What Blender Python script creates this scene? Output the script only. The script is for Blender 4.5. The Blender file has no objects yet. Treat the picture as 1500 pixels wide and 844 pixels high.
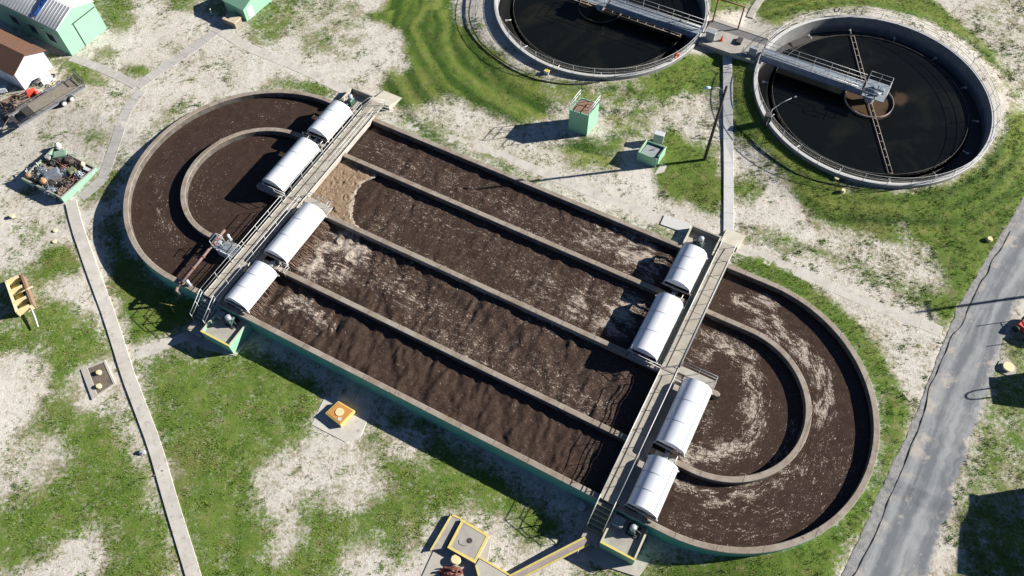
import bpy, math, random
import numpy as np
random.seed(7); rng = np.random.default_rng(11)
R = math.radians; PI = math.pi
S = bpy.context.scene
COL = S.collection
# ------------------------------------------------------------------ camera, light, exposure
HC = 61.9; PITCH = 1.02357128; ROLL = -0.009683; FPX = 1150.0
FW = np.array([0, math.cos(PITCH), -math.sin(PITCH)])
_r = np.array([1., 0, 0]); _u = np.cross(_r, FW)
RT = math.cos(ROLL)*_r + math.sin(ROLL)*_u; UP = -math.sin(ROLL)*_r + math.cos(ROLL)*_u
from mathutils import Matrix, Vector
cd = bpy.data.cameras.new('camera'); cam = bpy.data.objects.new('camera', cd); COL.objects.link(cam)
cam.matrix_world = Matrix(((RT[0], UP[0], -FW[0], 0), (RT[1], UP[1], -FW[1], 0), (RT[2], UP[2], -FW[2], HC), (0, 0, 0, 1)))
cd.sensor_width = 36; cd.lens = FPX/1500*36; cd.clip_start = 0.5; cd.clip_end = 2000
S.camera = cam
SUN_EL, SUN_AZ = 24.0, 8.35            # azimuth counted from +X
w = bpy.data.worlds.new('World'); S.world = w; w.use_nodes = True
nt = w.node_tree; bg = nt.nodes['Background']
sky = nt.nodes.new('ShaderNodeTexSky'); sky.sky_type = 'NISHITA'; sky.sun_disc = False
sky.sun_elevation = R(SUN_EL); sky.sun_rotation = R(90-SUN_AZ); sky.air_density = 0.45; sky.dust_density = 0.05; sky.ozone_density = 3.0
nt.links.new(sky.outputs[0], bg.inputs[0]); bg.inputs[1].default_value = 0.05
sl = bpy.data.lights.new('sun', 'SUN'); sl.energy = 5.0; sl.angle = R(0.5); sl.color = (1.0, 0.965, 0.90)
so = bpy.data.objects.new('sun', sl); COL.objects.link(so)
sv = Vector((math.cos(R(SUN_AZ))*math.cos(R(SUN_EL)), math.sin(R(SUN_AZ))*math.cos(R(SUN_EL)), math.sin(R(SUN_EL))))
so.rotation_euler = sv.to_track_quat('Z', 'Y').to_euler(); so.location = (60, 20, 60)
S.view_settings.view_transform = 'Standard'; S.view_settings.look = 'None'
S.view_settings.exposure = 0.97; S.view_settings.gamma = 1; S.view_settings.use_curve_mapping = False
S.render.engine = 'CYCLES'; S.cycles.max_bounces = 4; S.cycles.diffuse_bounces = 1

# ------------------------------------------------------------------ frames and terrain
CX, CY, ANG, DL = -3.8294, 37.4036, -0.49872824, 23.97
AX = np.array([math.cos(ANG), math.sin(ANG)]); NN = np.array([-math.sin(ANG), math.cos(ANG)])
HD = 1.9; WZ = 1.29; DK = 2.2
RO, RI, R1, T1 = 12.64, 12.14, 7.02, 0.25
def uv2w(u, v): return CX+AX[0]*u+NN[0]*v, CY+AX[1]*u+NN[1]*v
def w2uv(x, y): dx, dy = x-CX, y-CY; return dx*AX[0]+dy*AX[1], dx*NN[0]+dy*NN[1]
LC = (10.45, 74.4); RC = (37.7, 59.45); CR0, CR1 = 11.8, 12.2
A2 = math.atan2(RC[1]-LC[1], RC[0]-LC[0]); D12 = math.hypot(RC[1]-LC[1], RC[0]-LC[0])
def smooth(t): t = np.clip(t, 0, 1); return t*t*(3-2*t)
def ter(x, y):
    u, v = w2uv(np.asarray(x, float), np.asarray(y, float))
    a = np.clip((v+13.2)/13.2, 0, 1)
    a = a*(1-0.0) ; a = a*a*(1.6-0.6*a)
    s = smooth((u-23)/10)*0.86
    l = smooth((-u-24)/10)*0.2*(v < 99)
    m1 = np.hypot(np.asarray(x, float)-10.45, np.asarray(y, float)-74.4); m2 = np.hypot(np.asarray(x, float)-37.7, np.asarray(y, float)-59.45)
    return 1.5*np.maximum(np.clip(a+l*(1-a), 0, 1), s)+.55*smooth((17.5-np.minimum(m1, m2))/5)
def P(px, py, z=None, dz=0.0):
    d = FW+(px-750)/FPX*RT-(py-422)/FPX*UP
    zz = 1.0 if z is None else z
    for _ in range(6 if z is None else 1):
        t = (HC-zz)/(-d[2]); x, y = d[0]*t, d[1]*t
        if z is None: zz = float(ter(x, y))+dz
    return (x, y, zz)
# ------------------------------------------------------------------ numpy noise
_T = rng.random((256, 256))
def vn(x, y, seed=0):
    x = np.asarray(x, float)+seed*17.3; y = np.asarray(y, float)+seed*9.7
    xi = np.floor(x).astype(int); yi = np.floor(y).astype(int); fx = x-xi; fy = y-yi
    fx = fx*fx*(3-2*fx); fy = fy*fy*(3-2*fy)
    a = _T[xi & 255, yi & 255]; b = _T[(xi+1) & 255, yi & 255]; c = _T[xi & 255, (yi+1) & 255]; d = _T[(xi+1) & 255, (yi+1) & 255]
    return (a*(1-fx)+b*fx)*(1-fy)+(c*(1-fx)+d*fx)*fy
def fbm(x, y, o=4, seed=0):
    s = 0; a = 0.5; t = 0
    for i in range(o): s = s+a*vn(x*2**i, y*2**i, seed+i*3); t += a; a *= .55
    return s/t
# ------------------------------------------------------------------ materials
MATS = {}
def mat(name, col, rough=.7, col2=None, scale=1.5, metal=0, bump=0.0, bscale=None, detail=6, spec=.5, lo=.35, hi=.65, third=None, tscale=6, tlo=.6, thi=.7):
    if name in MATS: return MATS[name]
    m = bpy.data.materials.new(name); m.use_nodes = True; n = m.node_tree; N = n.nodes; L = n.links
    b = N['Principled BSDF']; b.inputs['Roughness'].default_value = rough; b.inputs['Metallic'].default_value = metal
    b.inputs['Specular IOR Level'].default_value = spec
    b.inputs['Base Color'].default_value = (*col, 1)
    g = N.new('ShaderNodeNewGeometry')
    def noise(sc, de=detail):
        t = N.new('ShaderNodeTexNoise'); t.inputs['Scale'].default_value = sc; t.inputs['Detail'].default_value = de
        t.inputs['Roughness'].default_value = .62; L.new(g.outputs['Position'], t.inputs['Vector']); return t
    def mixc(fac, c1, c2):
        x = N.new('ShaderNodeMix'); x.data_type = 'RGBA'
        L.new(fac, x.inputs[0])
        for i, c in ((6, c1), (7, c2)):
            if isinstance(c, tuple): x.inputs[i].default_value = (*c, 1)
            else: L.new(c, x.inputs[i])
        return x.outputs[2]
    def rng_(src, a, bb):
        r = N.new('ShaderNodeMapRange'); L.new(src, r.inputs[0]); r.inputs[1].default_value = a; r.inputs[2].default_value = bb; return r.outputs[0]
    out = None
    if col2:
        out = mixc(rng_(noise(scale).outputs[0], lo, hi), col, col2)
    if third:
        out = mixc(rng_(noise(tscale).outputs[0], tlo, thi), out if out else col, third)
    if out: L.new(out, b.inputs['Base Color'])
    if bump:
        bp = N.new('ShaderNodeBump'); bp.inputs['Strength'].default_value = 1; bp.inputs['Distance'].default_value = bump
        L.new(noise(bscale or scale*4).outputs[0], bp.inputs['Height']); L.new(bp.outputs[0], b.inputs['Normal'])
    MATS[name] = m; return m
M_top = mat('wall_top_concrete', (.36, .315, .26), .9, (.25, .195, .145), .9, bump=.01, bscale=8, third=(.17, .11, .07), tscale=2.3, tlo=.58, thi=.72)
def add_joints(m, step=3.1):
    nt_ = m.node_tree; N = nt_.nodes; L = nt_.links; b = N['Principled BSDF']; tc = N.new('ShaderNodeTexCoord'); sp = N.new('ShaderNodeSeparateXYZ'); L.new(tc.outputs['Object'], sp.inputs[0])
    pp = N.new('ShaderNodeMath'); pp.operation = 'PINGPONG'; pp.inputs[1].default_value = step/2; L.new(sp.outputs[0], pp.inputs[0])
    lt = N.new('ShaderNodeMath'); lt.operation = 'LESS_THAN'; lt.inputs[1].default_value = .028; L.new(pp.outputs[0], lt.inputs[0])
    mx = N.new('ShaderNodeMix'); mx.data_type = 'RGBA'; src = b.inputs['Base Color'].links[0].from_socket; mu = N.new('ShaderNodeMath'); mu.operation = 'MULTIPLY'; mu.inputs[1].default_value = .75
    L.new(lt.outputs[0], mu.inputs[0]); L.new(mu.outputs[0], mx.inputs[0]); L.new(src, mx.inputs[6]); mx.inputs[7].default_value = (.07, .055, .04, 1); L.new(mx.outputs[2], b.inputs['Base Color'])
add_joints(M_top)
M_conc = mat('concrete', (.44, .41, .36), .9, (.33, .30, .26), .8, bump=.006, bscale=10, third=(.22, .19, .15), tscale=3.5, tlo=.64, thi=.8)
M_walk = mat('sidewalk_concrete', (.50, .46, .40), .9, (.40, .37, .32), .7, bump=.006, bscale=10, third=(.24, .21, .17), tscale=2.6, tlo=.62, thi=.8)
M_gwalk = mat('worn_walk', (.50, .475, .44), .95, (.41, .385, .35), .9, bump=.006, bscale=10, third=(.27, .24, .2), tscale=2.2, tlo=.56, thi=.75)
M_swalk = mat('sandy_walk', (.60, .56, .50), .95, (.49, .455, .40), .9, bump=.006, bscale=10, third=(.30, .26, .21), tscale=2.2, tlo=.56, thi=.75)
M_new = mat('pale_concrete', (.60, .59, .56), .85, (.52, .51, .49), 1.2, bump=.004, bscale=12)
M_deck = mat('deck_concrete', (.44, .40, .33), .9, (.35, .31, .25), 1.2, bump=.004, bscale=12, third=(.2, .17, .12), tscale=4, tlo=.66, thi=.8)
M_in = mat('wet_wall', (.16, .14, .12), .8, (.07, .06, .05), 1.4)
M_inl = mat('pale_inner_wall', (.27, .265, .25), .85, (.19, .19, .185), .9, third=(.18, .16, .15), tscale=2, tlo=.6, thi=.8)
M_mint = mat('mint_paint', (.26, .50, .33), .6, (.24, .46, .31), .8, third=(.18, .32, .22), tscale=3, tlo=.68, thi=.85)
M_mint_shade = mat('shaded_mint_wall_paint', (.13, .42, .32), .6, (.10, .34, .27), .7, third=(.2, .24, .17), tscale=3, tlo=.66, thi=.85)  # mint paint again, with the basin wall's shade put into the colour
M_yel = mat('yellow_paint', (.78, .63, .16), .6, (.66, .52, .16), 4, third=(.45, .40, .28), tscale=9, tlo=.62, thi=.72)
M_cap = mat('yellow_cap_paint', (.82, .70, .38), .6, (.74, .62, .33), 5)
M_white = mat('white_cover', (.78, .80, .83), .28, (.73, .76, .80), 1.1, third=(.58, .56, .52), tscale=3, tlo=.62, thi=.85)
M_seam = mat('cover_seam', (.48, .49, .51), .6)
M_galv = mat('galvanised_rail', (.62, .61, .58), .5, (.52, .50, .47), 5, metal=.15)
M_steel = mat('grey_steel', (.30, .33, .36), .5, (.22, .24, .27), 2, metal=.3)
M_blk = mat('dark_steel', (.05, .05, .055), .6, (.08, .07, .06), 4)
M_rust = mat('rusty_pipe', (.24, .11, .07), .85, (.16, .08, .06), 4, third=(.38, .28, .24), tscale=8)
M_grate = mat('grey_grating', (.20, .22, .18), .8, (.15, .16, .14), 9, third=(.3, .31, .27), tscale=14)
M_motor = mat('green_motor_paint', (.06, .13, .10), .5, (.04, .08, .07), 6)
M_silver = mat('silver_motor', (.5, .52, .55), .45, metal=.4)
M_red = mat('red_paint', (.80, .08, .03), .5, (.5, .05, .03), 5)
M_orange = mat('orange_paint', (.62, .29, .08), .6, (.52, .24, .07), 5, third=(.4, .2, .1), tscale=9, tlo=.66, thi=.75)
M_brown = mat('brown_shingles', (.17, .085, .05), .9, (.13, .07, .045), 3, bump=.01, bscale=20)
M_wood = mat('weathered_wood', (.30, .26, .20), .9, (.22, .19, .15), 3)
M_board = mat('brown_boards', (.22, .12, .08), .9, (.30, .19, .13), 5)
M_rub = mat('black_rubber', (.025, .025, .027), .8)
M_roofm = mat('white_metal_roof', (.66, .66, .64), .45, (.58, .57, .55), 1.2, metal=.1)
M_blue = mat('blue_tarp', (.03, .10, .35), .6, (.02, .07, .25), 6)
M_grey = mat('grey_box_paint', (.34, .36, .37), .6, (.27, .29, .30), 3)
M_lgrey = mat('pale_grey_paint', (.6, .62, .63), .55)
M_glass = mat('dark_glass', (.02, .03, .035), .15)
M_maroon = mat('maroon_scrap', (.09, .05, .045), .8, (.05, .04, .04), 5, third=(.25, .23, .2), tscale=9, tlo=.55, thi=.62)
M_dirt = mat('dark_dirt', (.20, .16, .12), .95, (.13, .10, .08), 2, bump=.03, bscale=6)
M_asph = mat('asphalt', (.185, .19, .195), .95, (.13, .135, .145), .35, bump=.012, bscale=22, third=(.30, .28, .25), tscale=.55, tlo=.52, thi=.75, lo=.3, hi=.7)
M_grav = mat('grey_gravel', (.36, .35, .33), .95, (.20, .20, .20), 2.6, bump=.03, bscale=11)
M_crack = mat('tar_seam', (.05, .05, .055), .9)

def attrmat(name):
    m = bpy.data.materials.new(name); m.use_nodes = True; return m, m.node_tree.nodes, m.node_tree.links
class NB:
    def __init__(s, name):
        s.m, s.N, s.L = attrmat(name); s.b = s.N['Principled BSDF']; s.g = s.N.new('ShaderNodeNewGeometry')
    def attr(s, a):
        n = s.N.new('ShaderNodeAttribute'); n.attribute_name = a; return n.outputs['Fac']
    def noise(s, sc, de=5, ro=.6, vec=None, dist=0):
        t = s.N.new('ShaderNodeTexNoise'); t.inputs['Scale'].default_value = sc; t.inputs['Detail'].default_value = de
        t.inputs['Roughness'].default_value = ro; t.inputs['Distortion'].default_value = dist
        s.L.new(vec if vec else s.g.outputs['Position'], t.inputs['Vector']); return t.outputs[0]
    def scalevec(s, v, rot=0):
        m = s.N.new('ShaderNodeMapping'); m.inputs['Scale'].default_value = v; m.inputs['Rotation'].default_value = (0, 0, rot)
        s.L.new(s.g.outputs['Position'], m.inputs['Vector']); return m.outputs[0]
    def math(s, op, a, b=None, c=None):
        n = s.N.new('ShaderNodeMath'); n.operation = op
        for i, x in enumerate((a, b, c)):
            if x is None: continue
            if isinstance(x, (int, float)): n.inputs[i].default_value = x
            else: s.L.new(x, n.inputs[i])
        return n.outputs[0]
    def mr(s, x, a, b, c=0, d=1):
        n = s.N.new('ShaderNodeMapRange'); s.L.new(x, n.inputs[0])
        for i, v in enumerate((a, b, c, d)): n.inputs[i+1].default_value = v
        return n.outputs[0]
    def mix(s, f, a, b):
        x = s.N.new('ShaderNodeMix'); x.data_type = 'RGBA'
        if isinstance(f, (int, float)): x.inputs[0].default_value = f
        else: s.L.new(f, x.inputs[0])
        for i, c in ((6, a), (7, b)):
            if isinstance(c, tuple): x.inputs[i].default_value = (*c, 1)
            else: s.L.new(c, x.inputs[i])
        return x.outputs[2]
    def bump(s, h, dist):
        n = s.N.new('ShaderNodeBump'); n.inputs['Strength'].default_value = 1; n.inputs['Distance'].default_value = dist
        s.L.new(h, n.inputs['Height']); s.L.new(n.outputs[0], s.b.inputs['Normal'])
    def color(s, c): s.L.new(c, s.b.inputs['Base Color'])
# ground
n = NB('ground_soil'); n.b.inputs['Roughness'].default_value = .95; n.b.inputs['Specular IOR Level'].default_value = .15
sand = n.mix(n.mr(n.noise(.22, 6), .35, .65), (.665, .62, .55), (.575, .53, .455))
sand = n.mix(n.mr(n.noise(1.7, 7, .7), .5, .72), sand, (.47, .425, .355))
sand = n.mix(n.mr(n.noise(.45, 6, .7, dist=.6), .56, .74, 0, .7), sand, (.40, .37, .28))
sand = n.mix(n.mr(n.noise(.30, 6, .75, vec=n.scalevec((1, .22, 1), .49)), .56, .66, 0, .6), sand, (.72, .69, .63))
fleck = n.math('MULTIPLY', n.mr(n.noise(5.0, 4, .75), .565, .63), n.mr(n.noise(.35, 3), .38, .58))
sand = n.mix(n.math('MULTIPLY', fleck, .75), sand, (.17, .15, .085))
fl2 = n.mr(n.noise(8, 3, .75), .61, .67)
sand = n.mix(n.math('MULTIPLY', fl2, .6), sand, (.14, .11, .07))
gr = n.mix(n.mr(n.noise(.5, 5), .35, .65), (.095, .165, .024), (.155, .215, .042))
gr = n.mix(n.mr(n.noise(3.2, 5, .7), .5, .75), gr, (.08, .125, .028))
gr = n.mix(n.mr(n.noise(.16, 4), .55, .75), gr, (.17, .165, .06))
ga = n.attr('grass')
gm = n.math('ADD', ga, n.math('MULTIPLY', n.math('SUBTRACT', n.noise(3.4, 7, .8), .5), 2.1))
gm = n.math('ADD', gm, n.math('MULTIPLY', n.math('SUBTRACT', n.noise(.7, 5, .65), .5), 1.3))
gf = n.mr(gm, .40, .80)
edg = n.math('MULTIPLY', n.mr(gm, .22, .44), n.mr(gm, .85, .55)); edg = n.math('MULTIPLY', edg, n.mr(n.noise(.55, 4), .40, .60, .1, .9))
base_ = n.mix(n.math('MULTIPLY', edg, .75), sand, (.27, .21, .125))
gr = n.mix(n.mr(n.noise(1.1, 5, .7), .53, .70, 0, .8), gr, (.24, .21, .095))
gr = n.mix(n.mr(n.attr('damp'), .0, .8, 0, .85), gr, (.040, .085, .014)); gr = n.mix(n.mr(n.attr('damp'), .0, -.8, 0, .8), gr, (.22, .25, .06))
n.color(n.mix(gf, base_, gr))
n.bump(n.math('ADD', n.noise(7, 6, .75), n.math('MULTIPLY', n.noise(1.5, 4), 1.2)), .035)
M_ground = n.m
# grass blades
n = NB('grass_blades'); n.b.inputs['Roughness'].default_value = .75; n.b.inputs['Specular IOR Level'].default_value = .2
t = n.attr('tint')
c = n.mix(t, (.070, .145, .016), (.205, .305, .042))
c = n.mix(n.mr(n.noise(.16, 4), .52, .72), c, (.24, .26, .07))
c = n.mix(n.mr(n.noise(.42, 4), .5, .75), c, (.07, .15, .022))
c = n.mix(n.mr(n.attr('mow'), .0, .8, 0, .85), c, (.035, .085, .010)); c = n.mix(n.mr(n.attr('mow'), .0, -.8, 0, .8), c, (.25, .30, .06))
c = n.mix(n.mr(n.attr('dry'), .6, 1), c, (.26, .20, .10))
n.color(c); M_grass = n.m
# ditch water
def watermat(name, base, b2, foamc):
    n = NB(name); n.b.inputs['IOR'].default_value = 1.33
    fa = n.attr('foam'); v = n.scalevec((1, 1.0, 1), -ANG)
    cv = n.N.new('ShaderNodeCombineXYZ'); n.L.new(n.math('MULTIPLY', n.attr('fs'), .42), cv.inputs[0]); n.L.new(n.attr('fr'), cv.inputs[1]); fv_ = cv.outputs[0]
    f1 = n.noise(4.2, 4, .62, vec=fv_, dist=1.3); f2 = n.noise(11, 2, .6, dist=1.0); f3 = n.noise(.9, 5, .65, vec=fv_, dist=1.4)
    th = n.math('ADD', n.math('MULTIPLY', f1, .55), n.math('MULTIPLY', f2, .45))
    loc = n.math('MULTIPLY', fa, n.mr(f3, .36, .60, .25, 1.15))
    m = n.math('ADD', n.math('MULTIPLY', loc, .17), th)
    ff = n.mr(m, .632, .685)
    sp_ = n.math('MULTIPLY', n.mr(n.noise(10, 3, .7, dist=.8), .60, .67), n.mr(n.math('ADD', n.noise(.7, 4), n.math('MULTIPLY', n.attr('chop'), .22)), .50, .72, 0, .55))
    sp_ = n.math('MULTIPLY', sp_, n.mr(n.attr('chop'), 1.04, 1.10, 1, .2))
    ff = n.math('MAXIMUM', ff, sp_)
    fil = n.math('SUBTRACT', 1.0, n.math('MULTIPLY', n.math('ABSOLUTE', n.math('SUBTRACT', n.noise(1.8, 5, .65, dist=2.2), .5)), 14))
    ff = n.math('MAXIMUM', ff, n.math('MULTIPLY', n.mr(fil, .2, 1), n.mr(loc, .45, 1.0, 0, .55)))
    bc = n.mix(n.mr(n.noise(1.6, 5, .65, dist=1.0), .35, .68), base, b2)
    bc = n.mix(n.math('MULTIPLY', n.mr(n.noise(3.2, 4, .6, dist=1.2), .52, .70), n.mr(n.attr('chop'), .2, .8, 0, .55)), bc, (.11, .078, .058))
    bc = n.mix(n.mr(loc, .3, 1.2, 0, .6), bc, (.125, .088, .066))
    n.color(n.mix(n.math('MULTIPLY', ff, n.mr(n.noise(22, 2), .35, .65, .5, 1)), bc, foamc))
    n.L.new(n.mr(ff, 0, 1, .16, .9), n.b.inputs['Roughness']); n.b.inputs['Specular IOR Level'].default_value = .35
    ch = n.attr('chop')
    h = n.math('MULTIPLY', n.noise(1.7, 3, .5, dist=.4), ch)
    h = n.math('ADD', h, n.math('MULTIPLY', ff, .12)); n.bump(h, .07); return n.m
M_dw = watermat('mixed_liquor', (.060, .039, .030), (.042, .028, .021), (.56, .48, .40))
n = NB('foam_mat'); n.b.inputs['Roughness'].default_value = .9
c = n.mix(n.mr(n.noise(4.5, 6, .7, dist=1.5), .35, .68), (.20, .125, .075), (.44, .32, .21))
c = n.mix(n.mr(n.attr('edge'), .2, 1), c, (.60, .50, .38)); n.color(c)
n.bump(n.noise(5.5, 6, .75, dist=1.5), .16); M_foam = n.m
n = NB('clear_dark_water'); n.b.inputs['Roughness'].default_value = .08; n.b.inputs['IOR'].default_value = 1.33
c = n.mix(n.mr(n.noise(.16, 4, .6, dist=1), .5, .8), (.006, .007, .006), (.020, .019, .013)); c = n.mix(n.attr('scum'), c, (.115, .075, .045)); n.color(c)
n.bump(n.noise(1.5, 4), .006); M_cw = n.m
# ------------------------------------------------------------------ mesh collector
class M:
    def __init__(s): s.v = []; s.f = []; s.mi = []; s.sm = []
    def add(s, vs, fs, mi=0, smooth=False):
        o = len(s.v); s.v += [tuple(map(float, q)) for q in vs]
        for f in fs: s.f.append(tuple(o+i for i in f)); s.mi.append(mi); s.sm.append(smooth)
        return s
    def box(s, x0, y0, z0, x1, y1, z1, mi=0, bev=0):
        if bev:
            return s.prism([(x0, y0), (x1, y0), (x1, y1), (x0, y1)], z0, z1, mi, bev)
        vs = [(x, y, z) for z in (z0, z1) for x, y in ((x0, y0), (x1, y0), (x1, y1), (x0, y1))]
        return s.add(vs, [(3, 2, 1, 0), (4, 5, 6, 7), (0, 1, 5, 4), (1, 2, 6, 5), (2, 3, 7, 6), (3, 0, 4, 7)], mi)
    def prism(s, poly, z0, z1, mi=0, bev=0, topmi=None):
        n_ = len(poly); P_ = np.array(poly, float)
        a = sum(P_[i][0]*P_[(i+1) % n_][1]-P_[(i+1) % n_][0]*P_[i][1] for i in range(n_))
        if a < 0: P_ = P_[::-1]
        z0 = z0 if np.ndim(z0) else [z0]*n_; z1 = z1 if np.ndim(z1) else [z1]*n_
        if a < 0: z0 = list(z0)[::-1]; z1 = list(z1)[::-1]
        rings = [[(*P_[i], z0[i]) for i in range(n_)]]
        if bev:
            rings.append([(*P_[i], z1[i]-bev) for i in range(n_)])
            c = P_.mean(0)
            ins = []
            for i in range(n_):
                p0, p1, p2 = P_[i-1], P_[i], P_[(i+1) % n_]
                e1 = (p1-p0)/np.hypot(*(p1-p0)); e2 = (p2-p1)/np.hypot(*(p2-p1))
                k = np.array([-e1[1]-e2[1], e1[0]+e2[0]]); k = k/max(1+e1@e2, .3); ins.append(p1+k*bev)
            rings.append([(*ins[i], z1[i]) for i in range(n_)])
        else: rings.append([(*P_[i], z1[i]) for i in range(n_)])
        vs = [q for r_ in rings for q in r_]; fs = [tuple(range(n_))[::-1]]
        m_ = len(rings)
        for k in range(m_-1):
            for i in range(n_): j = (i+1) % n_; fs.append((k*n_+i, k*n_+j, (k+1)*n_+j, (k+1)*n_+i))
        s.add(vs, fs, mi); s.add(rings[-1], [tuple(range(n_))], mi if topmi is None else topmi); return s
    def tube(s, pts, r=.03, n_=6, mi=0, closed=False, smooth=True):
        pts = [np.array(q, float) for q in pts]; m_ = len(pts); vs = []
        for i, q in enumerate(pts):
            a = pts[i-1] if (i > 0 or closed) else q; b = pts[(i+1) % m_] if (i < m_-1 or closed) else q
            d = b-a; d = d/(np.linalg.norm(d)+1e-9)
            x = np.cross(d, (0, 0, 1.)); 
            if np.linalg.norm(x) < .2: x = np.cross(d, (1., 0, 0))
            x /= np.linalg.norm(x); y = np.cross(d, x)
            rr = r[i] if np.ndim(r) else r
            for k in range(n_): t_ = 2*PI*k/n_; vs.append(q+rr*(math.cos(t_)*x+math.sin(t_)*y))
        fs = []
        for i in range(m_ if closed else m_-1):
            j = (i+1) % m_
            for k in range(n_): l = (k+1) % n_; fs.append((i*n_+k, j*n_+k, j*n_+l, i*n_+l))
        if not closed: fs += [tuple(range(n_)), tuple(range((m_-1)*n_, m_*n_))[::-1]]
        return s.add(vs, fs, mi, smooth)
    def cyl(s, x, y, z0, z1, r, n_=20, mi=0, r2=None, topmi=None):
        r2 = r if r2 is None else r2
        vs = [(x+rr*math.cos(2*PI*k/n_), y+rr*math.sin(2*PI*k/n_), z) for z, rr in ((z0, r), (z1, r2)) for k in range(n_)]
        s.add(vs, [(k, (k+1) % n_, n_+(k+1) % n_, n_+k) for k in range(n_)]+[tuple(range(n_))[::-1]], mi, False)
        s.add(vs[n_:], [tuple(range(n_))], mi if topmi is None else topmi); return s
    def ring(s, cx, cy, prof, n_=120, a0=0, a1=2*PI, mi=0, smooth=True, ez=None):
        full = abs(a1-a0-2*PI) < 1e-6; m_ = len(prof); k_ = n_ if full else n_+1; vs = []
        for i in range(k_):
            t_ = a0+(a1-a0)*i/n_
            for r_, z in prof: vs.append((cx+r_*math.cos(t_), cy+r_*math.sin(t_), z))
        fs = []; mis = mi if np.ndim(mi) else [mi]*(m_)
        for e in range(m_):
            ff = []
            for i in range(n_):
                j = (i+1) % k_; e2 = (e+1) % m_
                ff.append((i*m_+e, j*m_+e, j*m_+e2, i*m_+e2))
            s.add([], [], 0); o = len(s.v)
            fs.append((ff, mis[e]))
        o = len(s.v); s.v += vs
        for ff, q in fs:
            for f in ff: s.f.append(tuple(o+i for i in f)); s.mi.append(q); s.sm.append(False)
        return s
    def build(s, name, mats, parent=None, smooth=None):
        me = bpy.data.meshes.new(name); me.from_pydata(s.v, [], s.f); 
        for m_ in (mats if isinstance(mats, (list, tuple)) else [mats]): me.materials.append(m_)
        me.polygons.foreach_set('material_index', s.mi)
        sm = s.sm if smooth is None else [smooth]*len(s.f)
        me.polygons.foreach_set('use_smooth', sm); me.update()
        import bmesh
        if len(s.f) < 60000:
            bm = bmesh.new(); bm.from_mesh(me); bmesh.ops.recalc_face_normals(bm, faces=bm.faces); bm.to_mesh(me); bm.free()
        o = bpy.data.objects.new(name, me); COL.objects.link(o)
        if parent: o.parent = parent
        return o
def rawmesh(name, V, F, m, kind=None):
    me = bpy.data.meshes.new(name); V = np.asarray(V, np.float32); F = np.asarray(F, np.int32)
    me.vertices.add(len(V)); me.vertices.foreach_set('co', V.ravel())
    k = F.shape[1]; me.loops.add(F.size); me.loops.foreach_set('vertex_index', F.ravel())
    me.polygons.add(len(F)); me.polygons.foreach_set('loop_start', np.arange(0, F.size, k, dtype=np.int32))
    me.polygons.foreach_set('loop_total', np.full(len(F), k, np.int32)); me.update(calc_edges=True)
    me.materials.append(m); o = bpy.data.objects.new(name, me); COL.objects.link(o)
    if kind: o['kind'] = kind
    return o
def setattr_(o, name, arr):
    a = o.data.attributes.new(name, 'FLOAT', 'POINT'); a.data.foreach_set('value', np.asarray(arr, np.float32).ravel())
def tag(o, label=None, cat=None, group=None, kind=None):
    if label: o['label'] = label
    if cat: o['category'] = cat
    if group: o['group'] = group
    if kind: o['kind'] = kind
    return o
def empty(name, loc, rz, label, cat, group=None):
    o = bpy.data.objects.new(name, None); COL.objects.link(o); o.location = loc; o.rotation_euler = (0, 0, rz)
    o.empty_display_size = .3
    return tag(o, label, cat, group)
def dthing(name, u, v, z, label, cat, group=None, rz=0):
    x, y = uv2w(u, v); return empty(name, (x, y, z), ANG+rz, label, cat, group)
def copy_tree(o, parent=None, label=None, loc=None, rz=None):
    c = o.copy(); COL.objects.link(c)
    if parent: c.parent = parent
    if label: c['label'] = label
    if loc is not None: c.location = loc
    if rz is not None: c.rotation_euler = (0, 0, rz)
    for ch in list(o.children): copy_tree(ch, c)
    return c
def rail(m, path, h=1.07, sp=1.8, r=.028, mid=(.55,), posts=True, toe=False):
    path = [np.array(q, float) for q in path]
    for hh in (h, *mid): m.tube([q+np.array([0, 0, hh]) for q in path], r, 6)
    if posts:
        for a, b in zip(path[:-1], path[1:]):
            L_ = np.linalg.norm(b-a); k = max(1, round(L_/sp))
            for i in range(k+1):
                q = a+(b-a)*i/k; m.tube([q, q+np.array([0, 0, h])], r, 6)
    return m
def chaikin(pts, it=2):
    pts = [np.array(q, float) for q in pts]
    for _ in range(it):
        o = [pts[0]]
        for a, b in zip(pts[:-1], pts[1:]): o += [a*.75+b*.25, a*.25+b*.75]
        pts = o+[pts[-1]]
    return pts

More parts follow.
